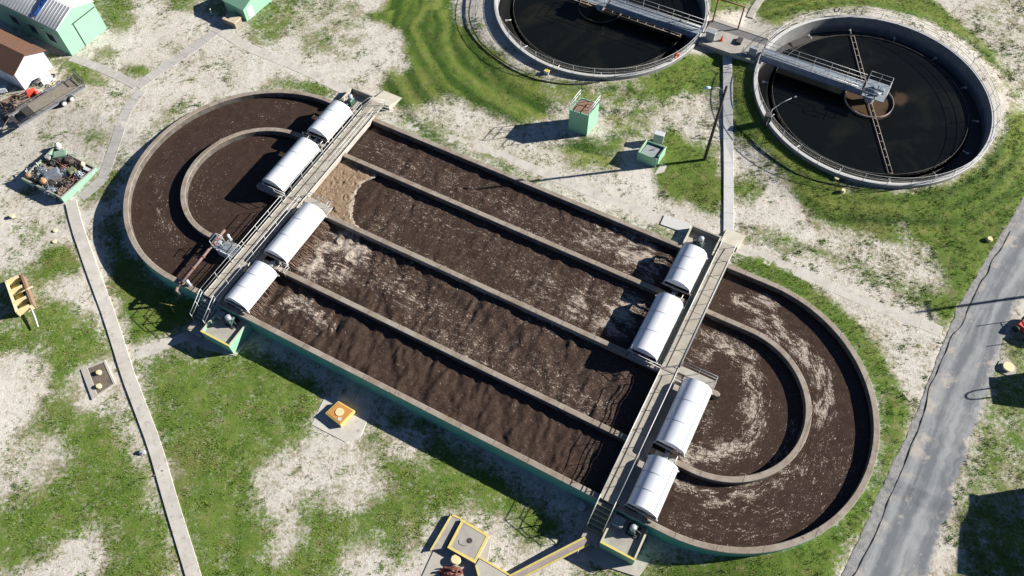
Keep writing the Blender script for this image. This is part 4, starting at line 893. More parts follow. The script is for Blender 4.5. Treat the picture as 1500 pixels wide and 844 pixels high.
def rim(c, px, py, z=3.1):
    q = P(px, py, z); a = math.atan2(q[1]-c[1], q[0]-c[0]); return c[0]+(CR1+.02)*math.cos(a), c[1]+(CR1+.02)*math.sin(a), a
x, y, a = rim(LC, 993, 83); torus('life_ring', x, y, 3.1, .30, .075, M_red, (PI/2, 0, a+PI/2), 'red life ring hanging on the rail of the left tank', 'life ring')
x, y, a = rim(RC, 1228, 13, 3.5); torus('life_ring', x, y, 3.25, .30, .07, mat('faded_brown_ring', (.30, .16, .09), .8), (PI/2, 0, a+PI/2), 'faded brown life ring on the far rail of the right tank', 'life ring')
# tank wall lamp
q = P(1121, 187); t_ = empty('lamp_post', (q[0], q[1], q[2]-.1), 0, 'short lamp post leaning over the rim of the right tank', 'lamp post')
m_ = M(); m_.tube([(0, 0, 0), (.05, .1, 2.6), (.9, .35, 3.3), (1.9, .75, 3.5)], [.06, .05, .035, .03], 8); m_.build('pole', M_steel, t_)
m_ = M(); m_.tube([(1.85, .72, 3.48), (2.3, .90, 3.52)], [.05, .08], 8); m_.build('lamp_head', M_blk, t_)
q = P(1123, 180); t_ = cabinet('junction_box', q[0]-.1, q[1]-.1, q[2], A2, .7, .5, 1.2, M_blk, 'black box against the lower left rim of the right tank', 'junction box')
# yard light pole
q = P(1032, 234); t_ = empty('light_pole', (q[0], q[1], q[2]-.2), 0, 'tall dark wooden light pole rising beside the narrow straight walk', 'light pole')
m_ = M(); m_.tube([(0, 0, 0), (-.03, 0, 5), (-.04, .02, 10.1)], [.17, .14, .11], 12); m_.build('pole', mat('dark_timber_pole', (.07, .045, .035), .9, (.04, .03, .025), 3), t_)
m_ = M(); m_.tube([(-.02, 0, 9.5), (-.7, .02, 9.9), (-1.5, .02, 9.95)], .035, 8); m_.build('arm', M_galv, t_)
m_ = M(); m_.tube([(-1.45, .02, 9.95), (-1.75, .02, 9.93), (-2.1, .02, 9.88)], [.09, .16, .08], 10); m_.build('lamp_head', mat('pale_blue_lamp', (.45, .60, .70), .4), t_)
# green tower
def wq(pts, z): return [P(*a, z)[:2] for a in pts]
def boxpoly(name, poly, z0, z1, m1, label, cat): pass
tw = [(5.89, 55.72), (7.78, 54.9), (8.92, 56.62), (7.03, 57.44)]; tc = np.mean(tw, 0); tl = [tuple(np.array(a)-tc) for a in tw]
t_ = empty('valve_tower', (*tc, 1.2), 0, 'tall mint green concrete box with brown boards and white rails on top', 'valve tower')
m_ = M()
def hollow(m_, poly, z0, z1, th=.12, floor=None):
    P_ = np.array(poly); c_ = P_.mean(0); inn = c_+(P_-c_)*(1-th*2.8/np.hypot(*(P_-c_).T).mean()/2)
    n_ = len(P_); vs = [(*a, z0) for a in P_]+[(*a, z1) for a in P_]+[(*a, z1) for a in inn]+[(*a, floor if floor is not None else z0) for a in inn]
    fs = [];
    for i in range(n_):
        j = (i+1) % n_; fs += [(i, j, n_+j, n_+i), (n_+i, n_+j, 2*n_+j, 2*n_+i), (2*n_+i, 2*n_+j, 3*n_+j, 3*n_+i)]
    fs += [tuple(3*n_+i for i in range(n_)), tuple(range(n_))[::-1]]; m_.add(vs, fs); return inn
inn = hollow(m_, tl, 0, 3.2, floor=3.0); m_.build('wall', M_mint, t_)
P4 = np.array(inn); 
for i in range(2):
    for j in range(2):
        f = lambda s_, r_: tuple((P4[0]*(1-s_)*(1-r_)+P4[1]*s_*(1-r_)+P4[2]*s_*r_+P4[3]*(1-s_)*r_)*.97)
        m_ = M(); m_.prism([f(i*.5+.015, j*.5+.015), f(i*.5+.485, j*.5+.015), f(i*.5+.485, j*.5+.485), f(i*.5+.015, j*.5+.485)], 3.02, 3.16+.02*random.random(), 0, .01); m_.build('hatch_board', M_board, t_)
for a, b in ((0, 3), (1, 2)): m_ = M(); rail(m_, [(*tl[a], 3.2), (*tl[b], 3.2)], 1.0, 1.2, .03); m_.build('handrail', M_white, t_)
a, b = np.array(tl[3]), np.array(tl[2]); m_ = M(); mid_ = a+(b-a)*.35; mid2 = a+(b-a)*.65
m_.tube([(*mid_, 1.0), (*mid_, 3.9), (*(mid_+(mid2-mid_)*.2+np.array([.1, .2])), 4.3), (*(mid_+(mid2-mid_)*.8+np.array([.1, .2])), 4.3), (*mid2, 3.9), (*mid2, 1.0)], .03, 6)
for k in range(9): z = 1.1+k*.28; m_.tube([(*mid_, z), (*mid2, z)], .02, 5)
m_.build('ladder', M_yel, t_)
# pump station
sp = [(12.53, 51.6), (14.35, 50.68), (15.44, 52.25), (13.6, 53.2)]; sc_ = np.mean(sp, 0); sl_ = [tuple(np.array(a)-sc_) for a in sp]
t_ = empty('pump_station', (*sc_, 1.3), 0, 'low mint green concrete box with a sunken grey lid beside the light pole', 'pump station')
m_ = M(); inn = hollow(m_, sl_, 0, 1.4, floor=1.1); m_.build('wall', [M_mint], t_)
m_ = M(); q_ = [tuple(np.array(a)*.9) for a in inn]; m_.prism(q_, 1.12, 1.2, 0, .02); m_.build('lid', M_grey, t_)
m_ = M(); q_ = [tuple(np.array(a)*1.0) for a in sl_]
for i in range(4): m_.tube([(*q_[i], 1.41), (*q_[(i+1) % 4], 1.41)], .03, 4)
m_.build('coping', M_cream if 'M_cream' in globals() else MATS['cream_coping'], t_)
m_ = M(); m_.tube([(.2, .1, 1.2), (.2, .1, 1.38), (.45, .2, 1.38)], .05, 8); m_.build('vent_pipe', M_blk, t_)
cabinet('electrical_cabinet', 14.95, 54.0, 1.4, A2+.12, .95, .55, 1.35, M_grey, 'grey electrical cabinet standing behind the low mint green box', 'electrical cabinet', M_lgrey)
slab('pavement', [(982,230),(974,252),(958,256),(964,246),(976,228)], -.01, M_swalk, 'pale concrete footing beside the low mint green box')
# ================================================================== BUILDINGS
def gable_building(name, p0, p1, depth, hw_, hr, mw, mr, label, cat, over=.3, z=1.3, ridge='depth'):
    """p0->p1 is the base of the front gable wall, building runs back from it"""
    p0 = np.array(p0[:2]); p1 = np.array(p1[:2]); d = p1-p0; W_ = np.hypot(*d); d /= W_; nb = np.array([-d[1], d[0]])
    rz = math.atan2(d[1], d[0]); t_ = empty(name, (*p0, z), rz, label, cat)
    m_ = M(); w_ = W_; D = depth
    vs = [(0, 0, -.3), (w_, 0, -.3), (w_, D, -.3), (0, D, -.3), (0, 0, hw_), (w_, 0, hw_), (w_, D, hw_), (0, D, hw_), (w_/2, 0, hr), (w_/2, D, hr)]
    m_.add(vs, [(0, 1, 5, 8, 4), (3, 7, 9, 6, 2), (1, 2, 6, 5), (0, 4, 7, 3)]); m_.build('wall', mw, t_)
    m_ = M(); o_ = over; s_ = (hr-hw_)/(w_/2); th = .1
    for sg in (0, 1):
        xe = -o_ if sg == 0 else w_+o_; ze = hw_-o_*s_+.03
        vs = [(xe, -o_, ze), (w_/2, -o_, hr+.03), (w_/2, D+o_, hr+.03), (xe, D+o_, ze)]; vs += [(a, b, c-.0+th) for a, b, c in vs]
        m_.add(vs, [(0, 1, 2, 3), (4, 7, 6, 5), (0, 4, 5, 1), (1, 5, 6, 2), (2, 6, 7, 3), (3, 7, 4, 0)])
    rf = m_.build('roof', mr, t_); return t_, rf, W_
t_, rf, W_ = gable_building('storage_building', P(106.5, 82.5, 1.4), P(157, 42, 1.4), 15, 3.75, 4.65, M_mint, M_roofm, 'mint green metal building with a ribbed white roof in the top left corner', 'building', .12)
m_ = M(); 
for k in range(34):
    y = -.05+k*.45
    for sg in (0, 1):
        xe = -.1 if sg == 0 else W_+.1; s_ = .9/(W_/2); m_.tube([(xe, y, 3.75-.1*s_+.16), (W_/2, y, 4.65+.14)], .022, 4)
m_.build('ribs', M_lgrey, rf)
m_ = M(); m_.box(W_*.38, -.06, .05, W_*.92, -.02, 3.1); dr = m_.build('sliding_door', M_mint, t_)
m_ = M(); m_.box(W_*.36, -.12, 3.15, W_*.98, -.065, 3.24); m_.build('door_track', M_blk, t_)
m_ = M(); m_.box(W_*.37, -.075, .05, W_*.385, -.061, 3.1); m_.build('door_edge', M_blk, dr)
for y0 in (1.4, 4.2, 7.2): 
    m_ = M(); m_.box(-.05, y0, 1.2, -.005, y0+1.3, 2.4); wf = m_.build('window', M_lgrey, t_); m_ = M(); m_.box(-.07, y0+.08, 1.28, -.052, y0+1.22, 2.32); m_.build('pane', M_glass, wf)
m_ = M(); m_.box(-.16, 2.6, 2.7, -.02, 2.85, 2.82); m_.build('wall_lamp', M_lgrey, t_)
q = P(58, 6, 5.6); m_ = M(); s_ = np.linspace(-1.6, 1.6, 14); vs = []; fs = []
s_ = s_*.75
for i, a in enumerate(s_):
    for j, b in enumerate(np.linspace(-.3, .3, 6)): vs.append((a, b*(1+.5*math.sin(a*2.3)), .06+.10*random.random()))
for i in range(13):
    for j in range(5): fs.append((i*6+j, (i+1)*6+j, (i+1)*6+j+1, i*6+j+1))
m_.add(vs, fs, 0, True); m_.prism([(-1.15, -.25), (1.15, -.25), (1.15, .25), (-1.15, .25)], -.02, .05)
o = m_.build('tarp', M_blue); 
p0_ = np.array(P(106.5, 82.5, 1.4)[:2]); p1_ = np.array(P(157, 42, 1.4)[:2]); d_ = (p1_-p0_)/W_; nb_ = np.array([-d_[1], d_[0]]); loc_ = p0_+d_*W_*.27+nb_*3.4; zz_ = 1.3+3.75+.9*(.27*2)+.19
o.location = (*loc_, zz_); o.rotation_euler = (0, -math.atan(.9/(W_/2)), math.atan2(d_[1], d_[0])); o.rotation_mode = 'XYZ'; tag(o, 'crumpled blue tarp lying on the ribbed white roof', 'tarp')
t_, rf, Ws = gable_building('storage_shed', P(38, 133, 1.2), P(78, 99, 1.3), 9, 2.5, 3.45, M_white, M_brown, 'small white shed with a brown shingle roof at the left edge', 'shed', .28, 1.15)
m_ = M(); m_.box(Ws*.3-.1, 3.2, 3.28, Ws*.3+.15, 3.5, 3.55); m_.build('roof_vent', M_lgrey, rf)
m_ = M(); m_.box(-.04, 2, .2, -.005, 3, 2.1); m_.build('door', M_lgrey, t_)
# green covered stand at the top
q0 = P(362, 31); q1 = P(398, 1); t_, rf, Wg = gable_building('pump_shelter', q0, q1, 3.0, 1.6, 2.3, M_mint, M_mint, 'small mint green hut with a sloping green roof at the top edge', 'hut', .1, q0[2]-.1)
m_ = M(); m_.box(.4, -.04, .1, 1.3, -.005, 1.5); m_.build('door', mat('pale_mint_door', (.5, .78, .6), .6), t_)
q = P(342, 34); t_ = empty('step_platform', (q[0], q[1], q[2]-.05), A2, 'low cream topped wooden step beside the small mint green hut', 'wooden step')
m_ = M(); m_.box(-.85, -.55, 0, .85, .55, .7); m_.build('base', M_wood, t_); m_ = M(); m_.box(-.9, -.6, .701, .9, .6, .77, 0, .01); m_.build('top', mat('cream_boards', (.62, .53, .36), .8, (.5, .42, .28), 4), t_)
q = P(311, 22); t_ = empty('bollard', (q[0], q[1], q[2]-.05), 0, 'short pale post in the shade left of the small mint green hut', 'post'); m_ = M(); m_.tube([(0, 0, 0), (0, 0, .9)], .07, 10); m_.build('post', M_new, t_)
# ================================================================== TRAILER, BIN, SKIP
ta = np.array([-46.1, 62.9]); tb = np.array([-51.3, 57.3]); td = (ta-tb)/np.hypot(*(ta-tb)); rz = math.atan2(td[1], td[0]); Lt_ = 7.6
z0 = float(ter(*(tb+td*3))); t_ = empty('flatbed_trailer', (*tb, z0), rz, 'long grey tandem axle flatbed trailer with pale worn deck', 'trailer'); hw = 1.1
m_ = M(); 
for i in range(7): y = -hw+.1+i*(2*hw-.2)/7; m_.box(2.1, y+.01, .66, Lt_-.1, y+(2*hw-.2)/7-.01, .71)
m_.build('deck', M_wood, t_)
for y in (-hw, hw-.08):
    m_ = M(); m_.box(0, y, .5, Lt_, y+.08, .655); m_.build('frame_beam', M_steel, t_)
    m_ = M(); m_.tube([(.0, y+.04, 1.05), (Lt_, y+.04, 1.05)], .05, 6); m_.box(.0, y+.01, .66, Lt_, y+.07, .82)
    for k in range(6): m_.tube([(.05+k*(Lt_-.1)/5, y+.04, .6), (.05+k*(Lt_-.1)/5, y+.04, 1.05)], .035, 6)
    m_.build('side_rail', mat('dark_grey_rail', (.10, .10, .11), .6, (.16, .15, .15), 4), t_)
m_ = M()
for k in range(8): y = -hw+.1+k*(2*hw-.2)/7; m_.tube([(Lt_+.05, y, .55), (Lt_+.35, y, 1.6)], .03, 5)
for z in (.6, 1.05, 1.55): m_.tube([(Lt_+.05+.3*(z-.55)/1.05, -hw, z), (Lt_+.05+.3*(z-.55)/1.05, hw, z)], .04, 6)
m_.build('tail_gate', M_blk, t_)
for y in (-hw+.05, hw-.05): m_ = M(); m_.tube([(0.1, y, .55), (-1.5, 0, .55)], .06, 6); m_.build('drawbar', M_blk, t_)
m_ = M(); m_.box(.0, -1.0, .5, .35, 1.0, .62); m_.build('ramp_end', M_blk, t_); m_ = M(); m_.box(1.3, -1.0, .56, 2.05, 1.0, .68); m_.build('shaded_ramp_plate', M_blk, t_)  # black of these plates stands for the shadow at the open ramp
for sy, sg in ((-hw-.13, -1), (hw+.13, 1)):
    for xw_ in (4.9, 5.8):
        m_ = M(); m_.tube([(xw_, sy-.11, .38), (xw_, sy+.11, .38)], .38, 20); wh = m_.build('wheel', M_rub, t_)
        m_ = M(); m_.tube([(xw_, sy+.115*sg, .38), (xw_, sy+.17*sg, .38)], [.26, .18], 16); m_.build('rim', M_new, wh)
    m_ = M(); m_.prism([(4.45, sy-.13*sg-.0), (6.25, sy-.13*sg), (6.25, sy-.03*sg), (4.45, sy-.03*sg)], .80, .84); m_.build('fender', M_steel, t_)
PADS.append(np.array([tb+td*.5+np.array([-td[1], td[0]])*hw*s_ for s_ in (1, -1)]+[tb+td*Lt_+np.array([-td[1], td[0]])*hw*s_ for s_ in (-1, 1)]))
# scrap bin
bz = float(ter(*P(90, 255)[:2])); bq = [P(33, 264, bz+.3)[:2], P(94, 296, bz)[:2], P(145, 251, bz)[:2], P(82, 217, bz+.3)[:2]]; bc = np.mean(bq, 0); bl = [tuple(np.array(a)-bc) for a in bq]; PADS.append(np.array(bq))
t_ = empty('scrap_bin', (*bc, bz-.1), 0, 'open mint green walled concrete bin full of scrap', 'scrap bin'); m_ = M(); hollow(m_, bl, 0, .68, .08, floor=.3); m_.build('wall', M_mint, t_)
m_ = M(); m_.prism([tuple(np.array(a)*.93) for a in bl], .305, .33); m_.build('floor', M_dirt, t_)
for i in range(4):
    a, b = np.array(bl[i]), np.array(bl[(i+1) % 4]); m_ = M(); m_.prism([tuple(a*.995), tuple(b*.995), tuple(b*.93), tuple(a*.93)], .682+.001*i, .70+.001*i); m_.build('coping', M_conc, t_)
def at(px, py, z): return P(px, py, z)
def junk(kind, px, py, r, z, m1, label, cat, rz=0., sx=1., sy=1., sz=1., tilt=0.):
    x, y, _ = P(px, py, z+r*.5); t_ = None; m_ = M()
    if kind == 'box': m_.box(-r*sx, -r*sy, 0, r*sx, r*sy, r*1.4*sz, 0, r*.08); m_.box(-r*sx*.8, -r*sy*.8, r*1.4*sz+.001, r*sx*.8, r*sy*.8, r*1.4*sz+.03)
    elif kind == 'drum':
        for k, (a, b) in enumerate(((0, .32), (.34, .66), (.68, 1))): m_.cyl(0, 0, a*r*2.2*sz, b*r*2.2*sz, r, 18)
        m_.cyl(0, 0, 0, r*2.24*sz, r*.93, 18)
    elif kind == 'tank': m_.tube([(0, 0, 0), (0, 0, r*.3), (0, 0, r), (0, 0, r*1.7), (0, 0, r*2)], [r*.6, r*.95, r, r*.95, r*.5], 16); m_.tube([(0, 0, r*1.95), (0, 0, r*2.3)], r*.22, 10)
    elif kind == 'pipes':
        for i in range(7): a = random.uniform(-.5, .5); y_ = random.uniform(-.5, .5)*r; zz = random.uniform(.05, .35)*r+.05; m_.tube([(-r*math.cos(a), y_-r*math.sin(a)*.5, zz), (r*math.cos(a), y_+r*math.sin(a)*.5, zz+.05)], random.uniform(.025, .05), 6)
    elif kind == 'coil':
        m_.tube([(r*(.75+.12*math.sin(5*t))*math.cos(t), r*(.75+.12*math.cos(3*t))*math.sin(t), .05+.02*t) for t in np.linspace(0, 6*PI, 60)], .035, 6)
    elif kind == 'plate':
        for i in range(4): m_.prism([(-r*sx+.1*i, -r*sy), (r*sx, -r*sy+.06*i), (r*sx-.08*i, r*sy), (-r*sx, r*sy-.05*i)], .05*i, .05*i+.035, 0)
    elif kind == 'frame':
        for a, b in (((-r, -r*.6), (r, -r*.6)), ((r, -r*.6), (r, r*.6)), ((r, r*.6), (-r, r*.6)), ((-r, r*.6), (-r, -r*.6)), ((-r, -r*.6), (r, r*.6)), ((0, -r*.6), (0, r*.6))): m_.tube([(*a, .06+random.random()*.2), (*b, .06+random.random()*.2)], .045, 6)
        for a in ((-r, -r*.6), (r, r*.6)): m_.tube([(*a, 0), (*a, r*1.1)], .045, 6)
    elif kind == 'heap':
        nn_ = 9; vs = [(0, 0, r*.75*sz)]; 
        for k in range(1, 4):
            for j in range(nn_): a = 2*PI*j/nn_; q_ = r*k/3*random.uniform(.8, 1.15); vs.append((q_*math.cos(a)*sx, q_*math.sin(a)*sy, max(0, r*.75*sz*(1-(k/3)**1.6)*random.uniform(.7, 1.2)) if k < 3 else -.02))
        fs = [(0, 1+j, 1+(j+1) % nn_) for j in range(nn_)]+[(1+(k-1)*nn_+j, 1+k*nn_+j, 1+k*nn_+(j+1) % nn_, 1+(k-1)*nn_+(j+1) % nn_) for k in (1, 2) for j in range(nn_)]
        m_.add(vs, fs)
        for i in range(16):
            a = random.uniform(0, 6.28); b = random.uniform(.1, .95)*r; c1, c2 = b*math.cos(a)*sx, b*math.sin(a)*sy; g1, g2 = random.uniform(.06, .16), random.uniform(.05, .12); h1 = r*.75*sz*(1-(b/r)**1.6)*.8
            m_.add([(c1-g1, c2-g2, h1), (c1+g1, c2-g2*.4, h1+.12), (c1+g1*.7, c2+g2, h1+.05), (c1-g1*.8, c2+g2*.8, h1+.18), (c1, c2, h1+.3)], [(0, 1, 4), (1, 2, 4), (2, 3, 4), (3, 0, 4)])
        for i in range(14): a = random.uniform(0, 6.28); b = random.uniform(.1, .8)*r; m_.tube([(b*math.cos(a)*sx, b*math.sin(a)*sy, .2*r), (b*math.cos(a)*sx+random.uniform(-.4, .4)*r, b*math.sin(a)*sy+random.uniform(-.4, .4)*r, r*random.uniform(.5, .95)*sz)], .03, 5)
    elif kind == 'tyre': m_.tube([(r*.75*math.cos(a), r*.75*math.sin(a), r*.28) for a in np.linspace(0, 2*PI, 25)[:-1]], r*.26, 10, closed=True)
    o = m_.build(cat.replace(' ', '_'), m1); o.location = (x, y, z); o.rotation_euler = (tilt, tilt*.6, rz); tag(o, label, cat); return o
Z = bz+.30
JK = [('box', 77, 257, .62, M_steel, 'dark grey steel cabinet lying in the middle of the scrap bin', 'scrap cabinet', .5, 1.2, .8, .8), ('tank', 65, 267, .36, mat('orange_brown_tank', (.40, .24, .13), .7, (.4, .2, .1), 6), 'round orange tank at the lower left of the scrap bin', 'scrap tank', 0, 1, 1, 1),
 ('drum', 104, 238, .38, M_maroon, 'maroon drum in the upper part of the scrap bin', 'scrap drum', 0, 1, 1, .8), ('box', 88, 226, .5, mat('faded_green_panel', (.15, .27, .20), .7, (.25, .32, .25), 4), 'faded green machine housing at the back of the scrap bin', 'machine housing', .3, 1.3, .8, .6),
 ('tank', 86, 215, .30, M_lgrey, 'white rounded fitting at the back corner of the scrap bin', 'pale fitting', 0, 1, 1, 1), ('tank', 122, 242, .25, M_cap, 'small cream round cap at the right of the scrap bin', 'cream cap', 0, 1, 1, .8),
 ('plate', 128, 247, .6, M_lgrey, 'stack of pale sheets leaning at the right end of the scrap bin', 'metal sheets', -.6, 1.2, .4, 1), ('box', 106, 251, .36, mat('olive_scrap', (.12, .17, .09), .8, (.2, .22, .12), 5), 'olive green scrap box right of the grey cabinet', 'scrap box', .9, 1, 1, .9),
 ('heap', 95, 266, .75, M_maroon, 'dark maroon tangle of scrap below the grey cabinet', 'scrap heap', 0, 1.1, .8, .7), ('heap', 56, 258, .62, M_grey, 'grey tangled scrap heap left of the steel cabinet', 'scrap heap', 0, 1, .8, .6),
 ('frame', 47, 247, .55, M_galv, 'bent pale metal frame at the left corner of the scrap bin', 'bent frame', .4, 1, 1, 1), ('tank', 42, 258, .28, M_board, 'small brown bucket at the far left of the scrap bin', 'bucket', 0, 1, 1, 1),
 ('plate', 68, 243, .8, M_wood, 'weathered brown planks in the left half of the scrap bin', 'planks', -.45, 1.3, .35, 1), ('pipes', 85, 240, .9, M_rust, 'bundle of rusty pipes across the scrap bin', 'pipe bundle', -.5, 1, 1, 1),
 ('frame', 108, 258, .5, M_rust, 'rusty folded frame beside the olive scrap box', 'folded frame', 1.1, 1, 1, 1), ('heap', 100, 231, .6, M_steel, 'dark steel scrap heap at the top right of the bin', 'scrap heap', 0, 1, 1, .6),
 ('tank', 99, 252, .17, M_cap, 'tiny cream bottle beside the olive scrap box', 'bottle', 0, 1, 1, 1), ('coil', 74, 268, .45, M_rub, 'black hose coil at the front of the scrap bin', 'hose coil', 0, 1, 1, 1), ('drum', 72, 233, .26, M_grey, 'small grey drum at the back left of the scrap bin', 'scrap drum', 0, 1, 1, .9)]
for kd, px, py, r_, m1, lb, ct, rz_, sx, sy, sz in JK: junk(kd, px, py, r_, Z, m1, lb, ct, rz_, sx, sy, sz, random.uniform(-.12, .12))
for i, (px, py, m1, lb) in enumerate(((60, 265, M_maroon, 'low maroon scrap pile along the front wall of the bin'), (60, 246, M_steel, 'dark steel scrap pile behind the grey heap'), (78, 238, M_blk, 'blackened scrap pile in the back of the bin'), (92, 250, M_grey, 'grey scrap pile between cabinet and olive box'), (115, 255, M_steel, 'steel scrap pile close to the right wall of the bin'), (88, 280, M_dirt, 'earth and scrap pile at the front corner of the bin'), (113, 240, M_maroon, 'maroon scrap pile at the back right corner of the bin'), (70, 276, M_steel, 'steel offcuts between the hose coil and the front wall'))):
    junk('heap', px, py, .8, Z-.1, m1, lb, 'scrap pile', random.random()*6, 1.1, .8, .75)
Z = float(ter(*P(40, 130)[:2]))-.03
SJ = [('heap', 20, 150, 1.5, M_dirt, 'dark heap of rubbish below the white shed', 'rubbish heap', 0, 1.2, .8, .7), ('box', 46, 136, .42, M_red, 'bright red machine beside the white shed', 'red machine', .6, 1.1, .8, .9), ('tank', 55, 138, .25, M_red, 'red fuel can next to the bright red machine', 'fuel can', 0, 1, 1, 1),
 ('box', 69, 117, .55, M_lgrey, 'white topped cart standing near the end of the trailer', 'cart', .7, 1.1, .75, 1.0), ('tyre', 60, 123, .35, M_rub, 'black tyre between the white topped cart and the shed', 'tyre', 0, 1, 1, 1), ('tyre', 76, 111, .35, M_rub, 'black tyre just right of the white topped cart', 'tyre', 0, 1, 1, 1),
 ('pipes', 30, 139, 1.0, M_board, 'scattered brown sticks below the shed corner', 'sticks', .4, 1, 1, 1), ('box', 5, 131, .35, M_lgrey, 'small white box at the left edge under the shed', 'white box', .3, 1, 1, 1), ('plate', 12, 143, .7, M_board, 'brown broken boards in the rubbish below the shed', 'broken boards', .8, 1.2, .4, 1),
 ('frame', 52, 148, .5, M_blk, 'black steel frame in the shade between shed and trailer', 'steel frame', .5, 1, 1, 1), ('tank', 63, 137, .2, M_lgrey, 'small silver bottle near the red fuel can', 'bottle', 0, 1, 1, 1), ('heap', 8, 165, .9, M_blk, 'black rubbish heap at the left edge beside the trailer', 'rubbish heap', 0, 1.2, 1, .6), ('coil', 78, 125, .35, M_cap, 'pale rope coil beside the trailer end', 'rope coil', 0, 1, 1, 1)]
for kd, px, py, r_, m1, lb, ct, rz_, sx, sy, sz in SJ: junk(kd, px, py, r_, Z, m1, lb, ct, rz_, sx, sy, sz, random.uniform(-.08, .08))
# yellow skip
kb = np.array([-44.7, 37.0]); kd_ = np.array([.53, -.85]); kz = float(ter(*kb)); t_ = empty('drag_box', (*kb, kz), math.atan2(kd_[1], kd_[0]), 'faded yellow open steel scraper box with a grey drawbar at the left edge', 'scraper box'); hL, hW, hh = 1.9, .78, .85
m_ = M(); m_.box(-hL, -hW, .05, hL, -hW+.09, hh, 0, .01); m_.build('side_plate', M_cap, t_)
m_ = M(); m_.box(-hL, hW-.09, .05, hL, hW, hh, 0, .01); m_.box(-hL, hW-.16, hh+.001, hL, hW+.05, hh+.07, 0, .01); m_.build('side_plate', M_board, t_)
for x in (-hL+.02, -.65, .75, hL-.1): m_ = M(); m_.box(x, -hW+.095, .15, x+.09, hW-.095, hh-.05); m_.box(x-.12, -hW+.1, hh-.045, x+.2, hW-.1, hh-.01); m_.build('cross_plate', M_cap, t_)
m_ = M(); m_.box(-hL+.1, -hW+.1, .04, hL-.1, .1, .09); m_.build('floor_plate', M_yel, t_)
m_ = M(); m_.tube([(hL-.02, .4, .5), (hL+1.0, .45, .45), (hL+2.2, .4, .35)], [.09, .08, .05], 8); m_.build('drawbar', M_lgrey, t_)
m_ = M(); m_.tube([(-.1, -hW+.1, .7), (.1, hW+.5, .95)], .05, 8); m_.build('strut', M_cap, t_)

# ================================================================== SMALL SITE OBJECTS
cap0 = None
def cap(px, py, r, h, label, m1=None, z=None):
    x, y, zz = P(px, py); t_ = empty('ground_valve', (x, y, (z if z is not None else zz)-.03), 0, label, 'ground valve', 'small round valve covers on the ground')
    m_ = M(); m_.cyl(0, 0, 0, h*.7, r*.85, 18); m_.build('pipe', m1 or M_cap, t_); m_ = M(); m_.cyl(0, 0, h*.7+.001, h, r, 20, r2=r*.8); m_.build('lid', m1 or M_cap, t_)
for px, py, r_, h_, lb in ((19, 318, .24, .3, 'yellow cap on the sand below the scrap bin'), (81, 338, .22, .12, 'upper yellow cap above the round grass patch'), (80, 354, .22, .12, 'lower yellow cap touching the round grass patch'),
   (1225, 262, .26, .25, 'pale cap against the lower rim of the right tank'), (1234, 281, .22, .35, 'pale cap on a stem just below the right tank'), (1448, 352, .28, .35, 'cream cap in the grass close to the road'), (668, 821, .42, .45, 'bright yellow round cap beside the yellow edged vault')):
    cap(px, py, r_, h_, lb)
x, y, z = P(1475, 539); t_ = empty('manhole', (x, y, z-.03), 0, 'large cream round lid on a low concrete ring beside the road', 'manhole'); m_ = M(); m_.cyl(0, 0, 0, .08, .75, 32); m_.build('base', M_conc, t_); m_ = M(); m_.cyl(0, 0, .081, .26, .42, 32); m_.cyl(0, 0, .261, .30, .47, 32, r2=.42); m_.build('lid', M_cap, t_)
# sunken pit with two caps
pq = [P(*a)[:2] for a in ((118,541),(154,527),(170,563),(135,586))]; PADS.append(np.array([P(*a)[:2] for a in ((100,540),(158,520),(178,565),(135,600),(108,590))])); pcn = np.mean(pq, 0); pz = float(ter(*pcn))
t_ = empty('valve_pit', (*pcn, pz), 0, 'shallow dirt floored pit with a low concrete curb and two yellow caps', 'valve pit'); m_ = M(); pl_ = [tuple(np.array(a)-pcn) for a in pq]; m_.prism([tuple(np.array(a)*.97) for a in pl_], -.1, .03); m_.build('dirt_floor', M_dirt, t_)
for i in range(4):
    a, b = np.array(pl_[i]), np.array(pl_[(i+1) % 4]); d = (b-a)/np.hypot(*(b-a)); nn = np.array([d[1], -d[0]])*(.55 if i == 3 else .2); a = a+d*.01; b = b-d*.01; m_ = M(); m_.prism([tuple(a), tuple(b), tuple(b+nn), tuple(a+nn)], -.1, .06+(.01 if i % 2 else 0), 0, .02); m_.build('curb', M_walk, t_)
for px, py, lb in ((146, 547, 'upper yellow cap inside the shallow pit'), (146, 567, 'lower yellow cap inside the shallow pit')): cap(px, py, .24, .28, lb, z=pz+.05)
# orange valve box
oq = [(-14.76, 26.45), (-13.26, 25.55), (-14.31, 24.25), (-15.73, 25.35)]; oz = float(ter(-14.5, 25.4))+.05; ocn = np.mean(oq, 0); ol = [tuple(np.array(a)-ocn) for a in oq]; t_ = empty('valve_box', (*ocn, oz), 0, 'square orange topped valve box with a yellow round hatch on the concrete apron', 'valve box')
m_ = M(); m_.prism(ol, 0, .42, 0, .02); m_.build('housing', M_yel, t_); m_ = M(); m_.prism([tuple(np.array(a)*.88) for a in ol], .422, .45, 0, .01); m_.build('top_plate', M_orange, t_)
m_ = M(); m_.cyl(0, .03, .451, .49, .36, 28); m_.build('hatch', M_cap, t_); m_ = M(); m_.prism([(-.1, -.72), (.18, -.72), (.2, -.45), (-.08, -.45)], .451, .47); m_.build('patch', M_lgrey, t_)
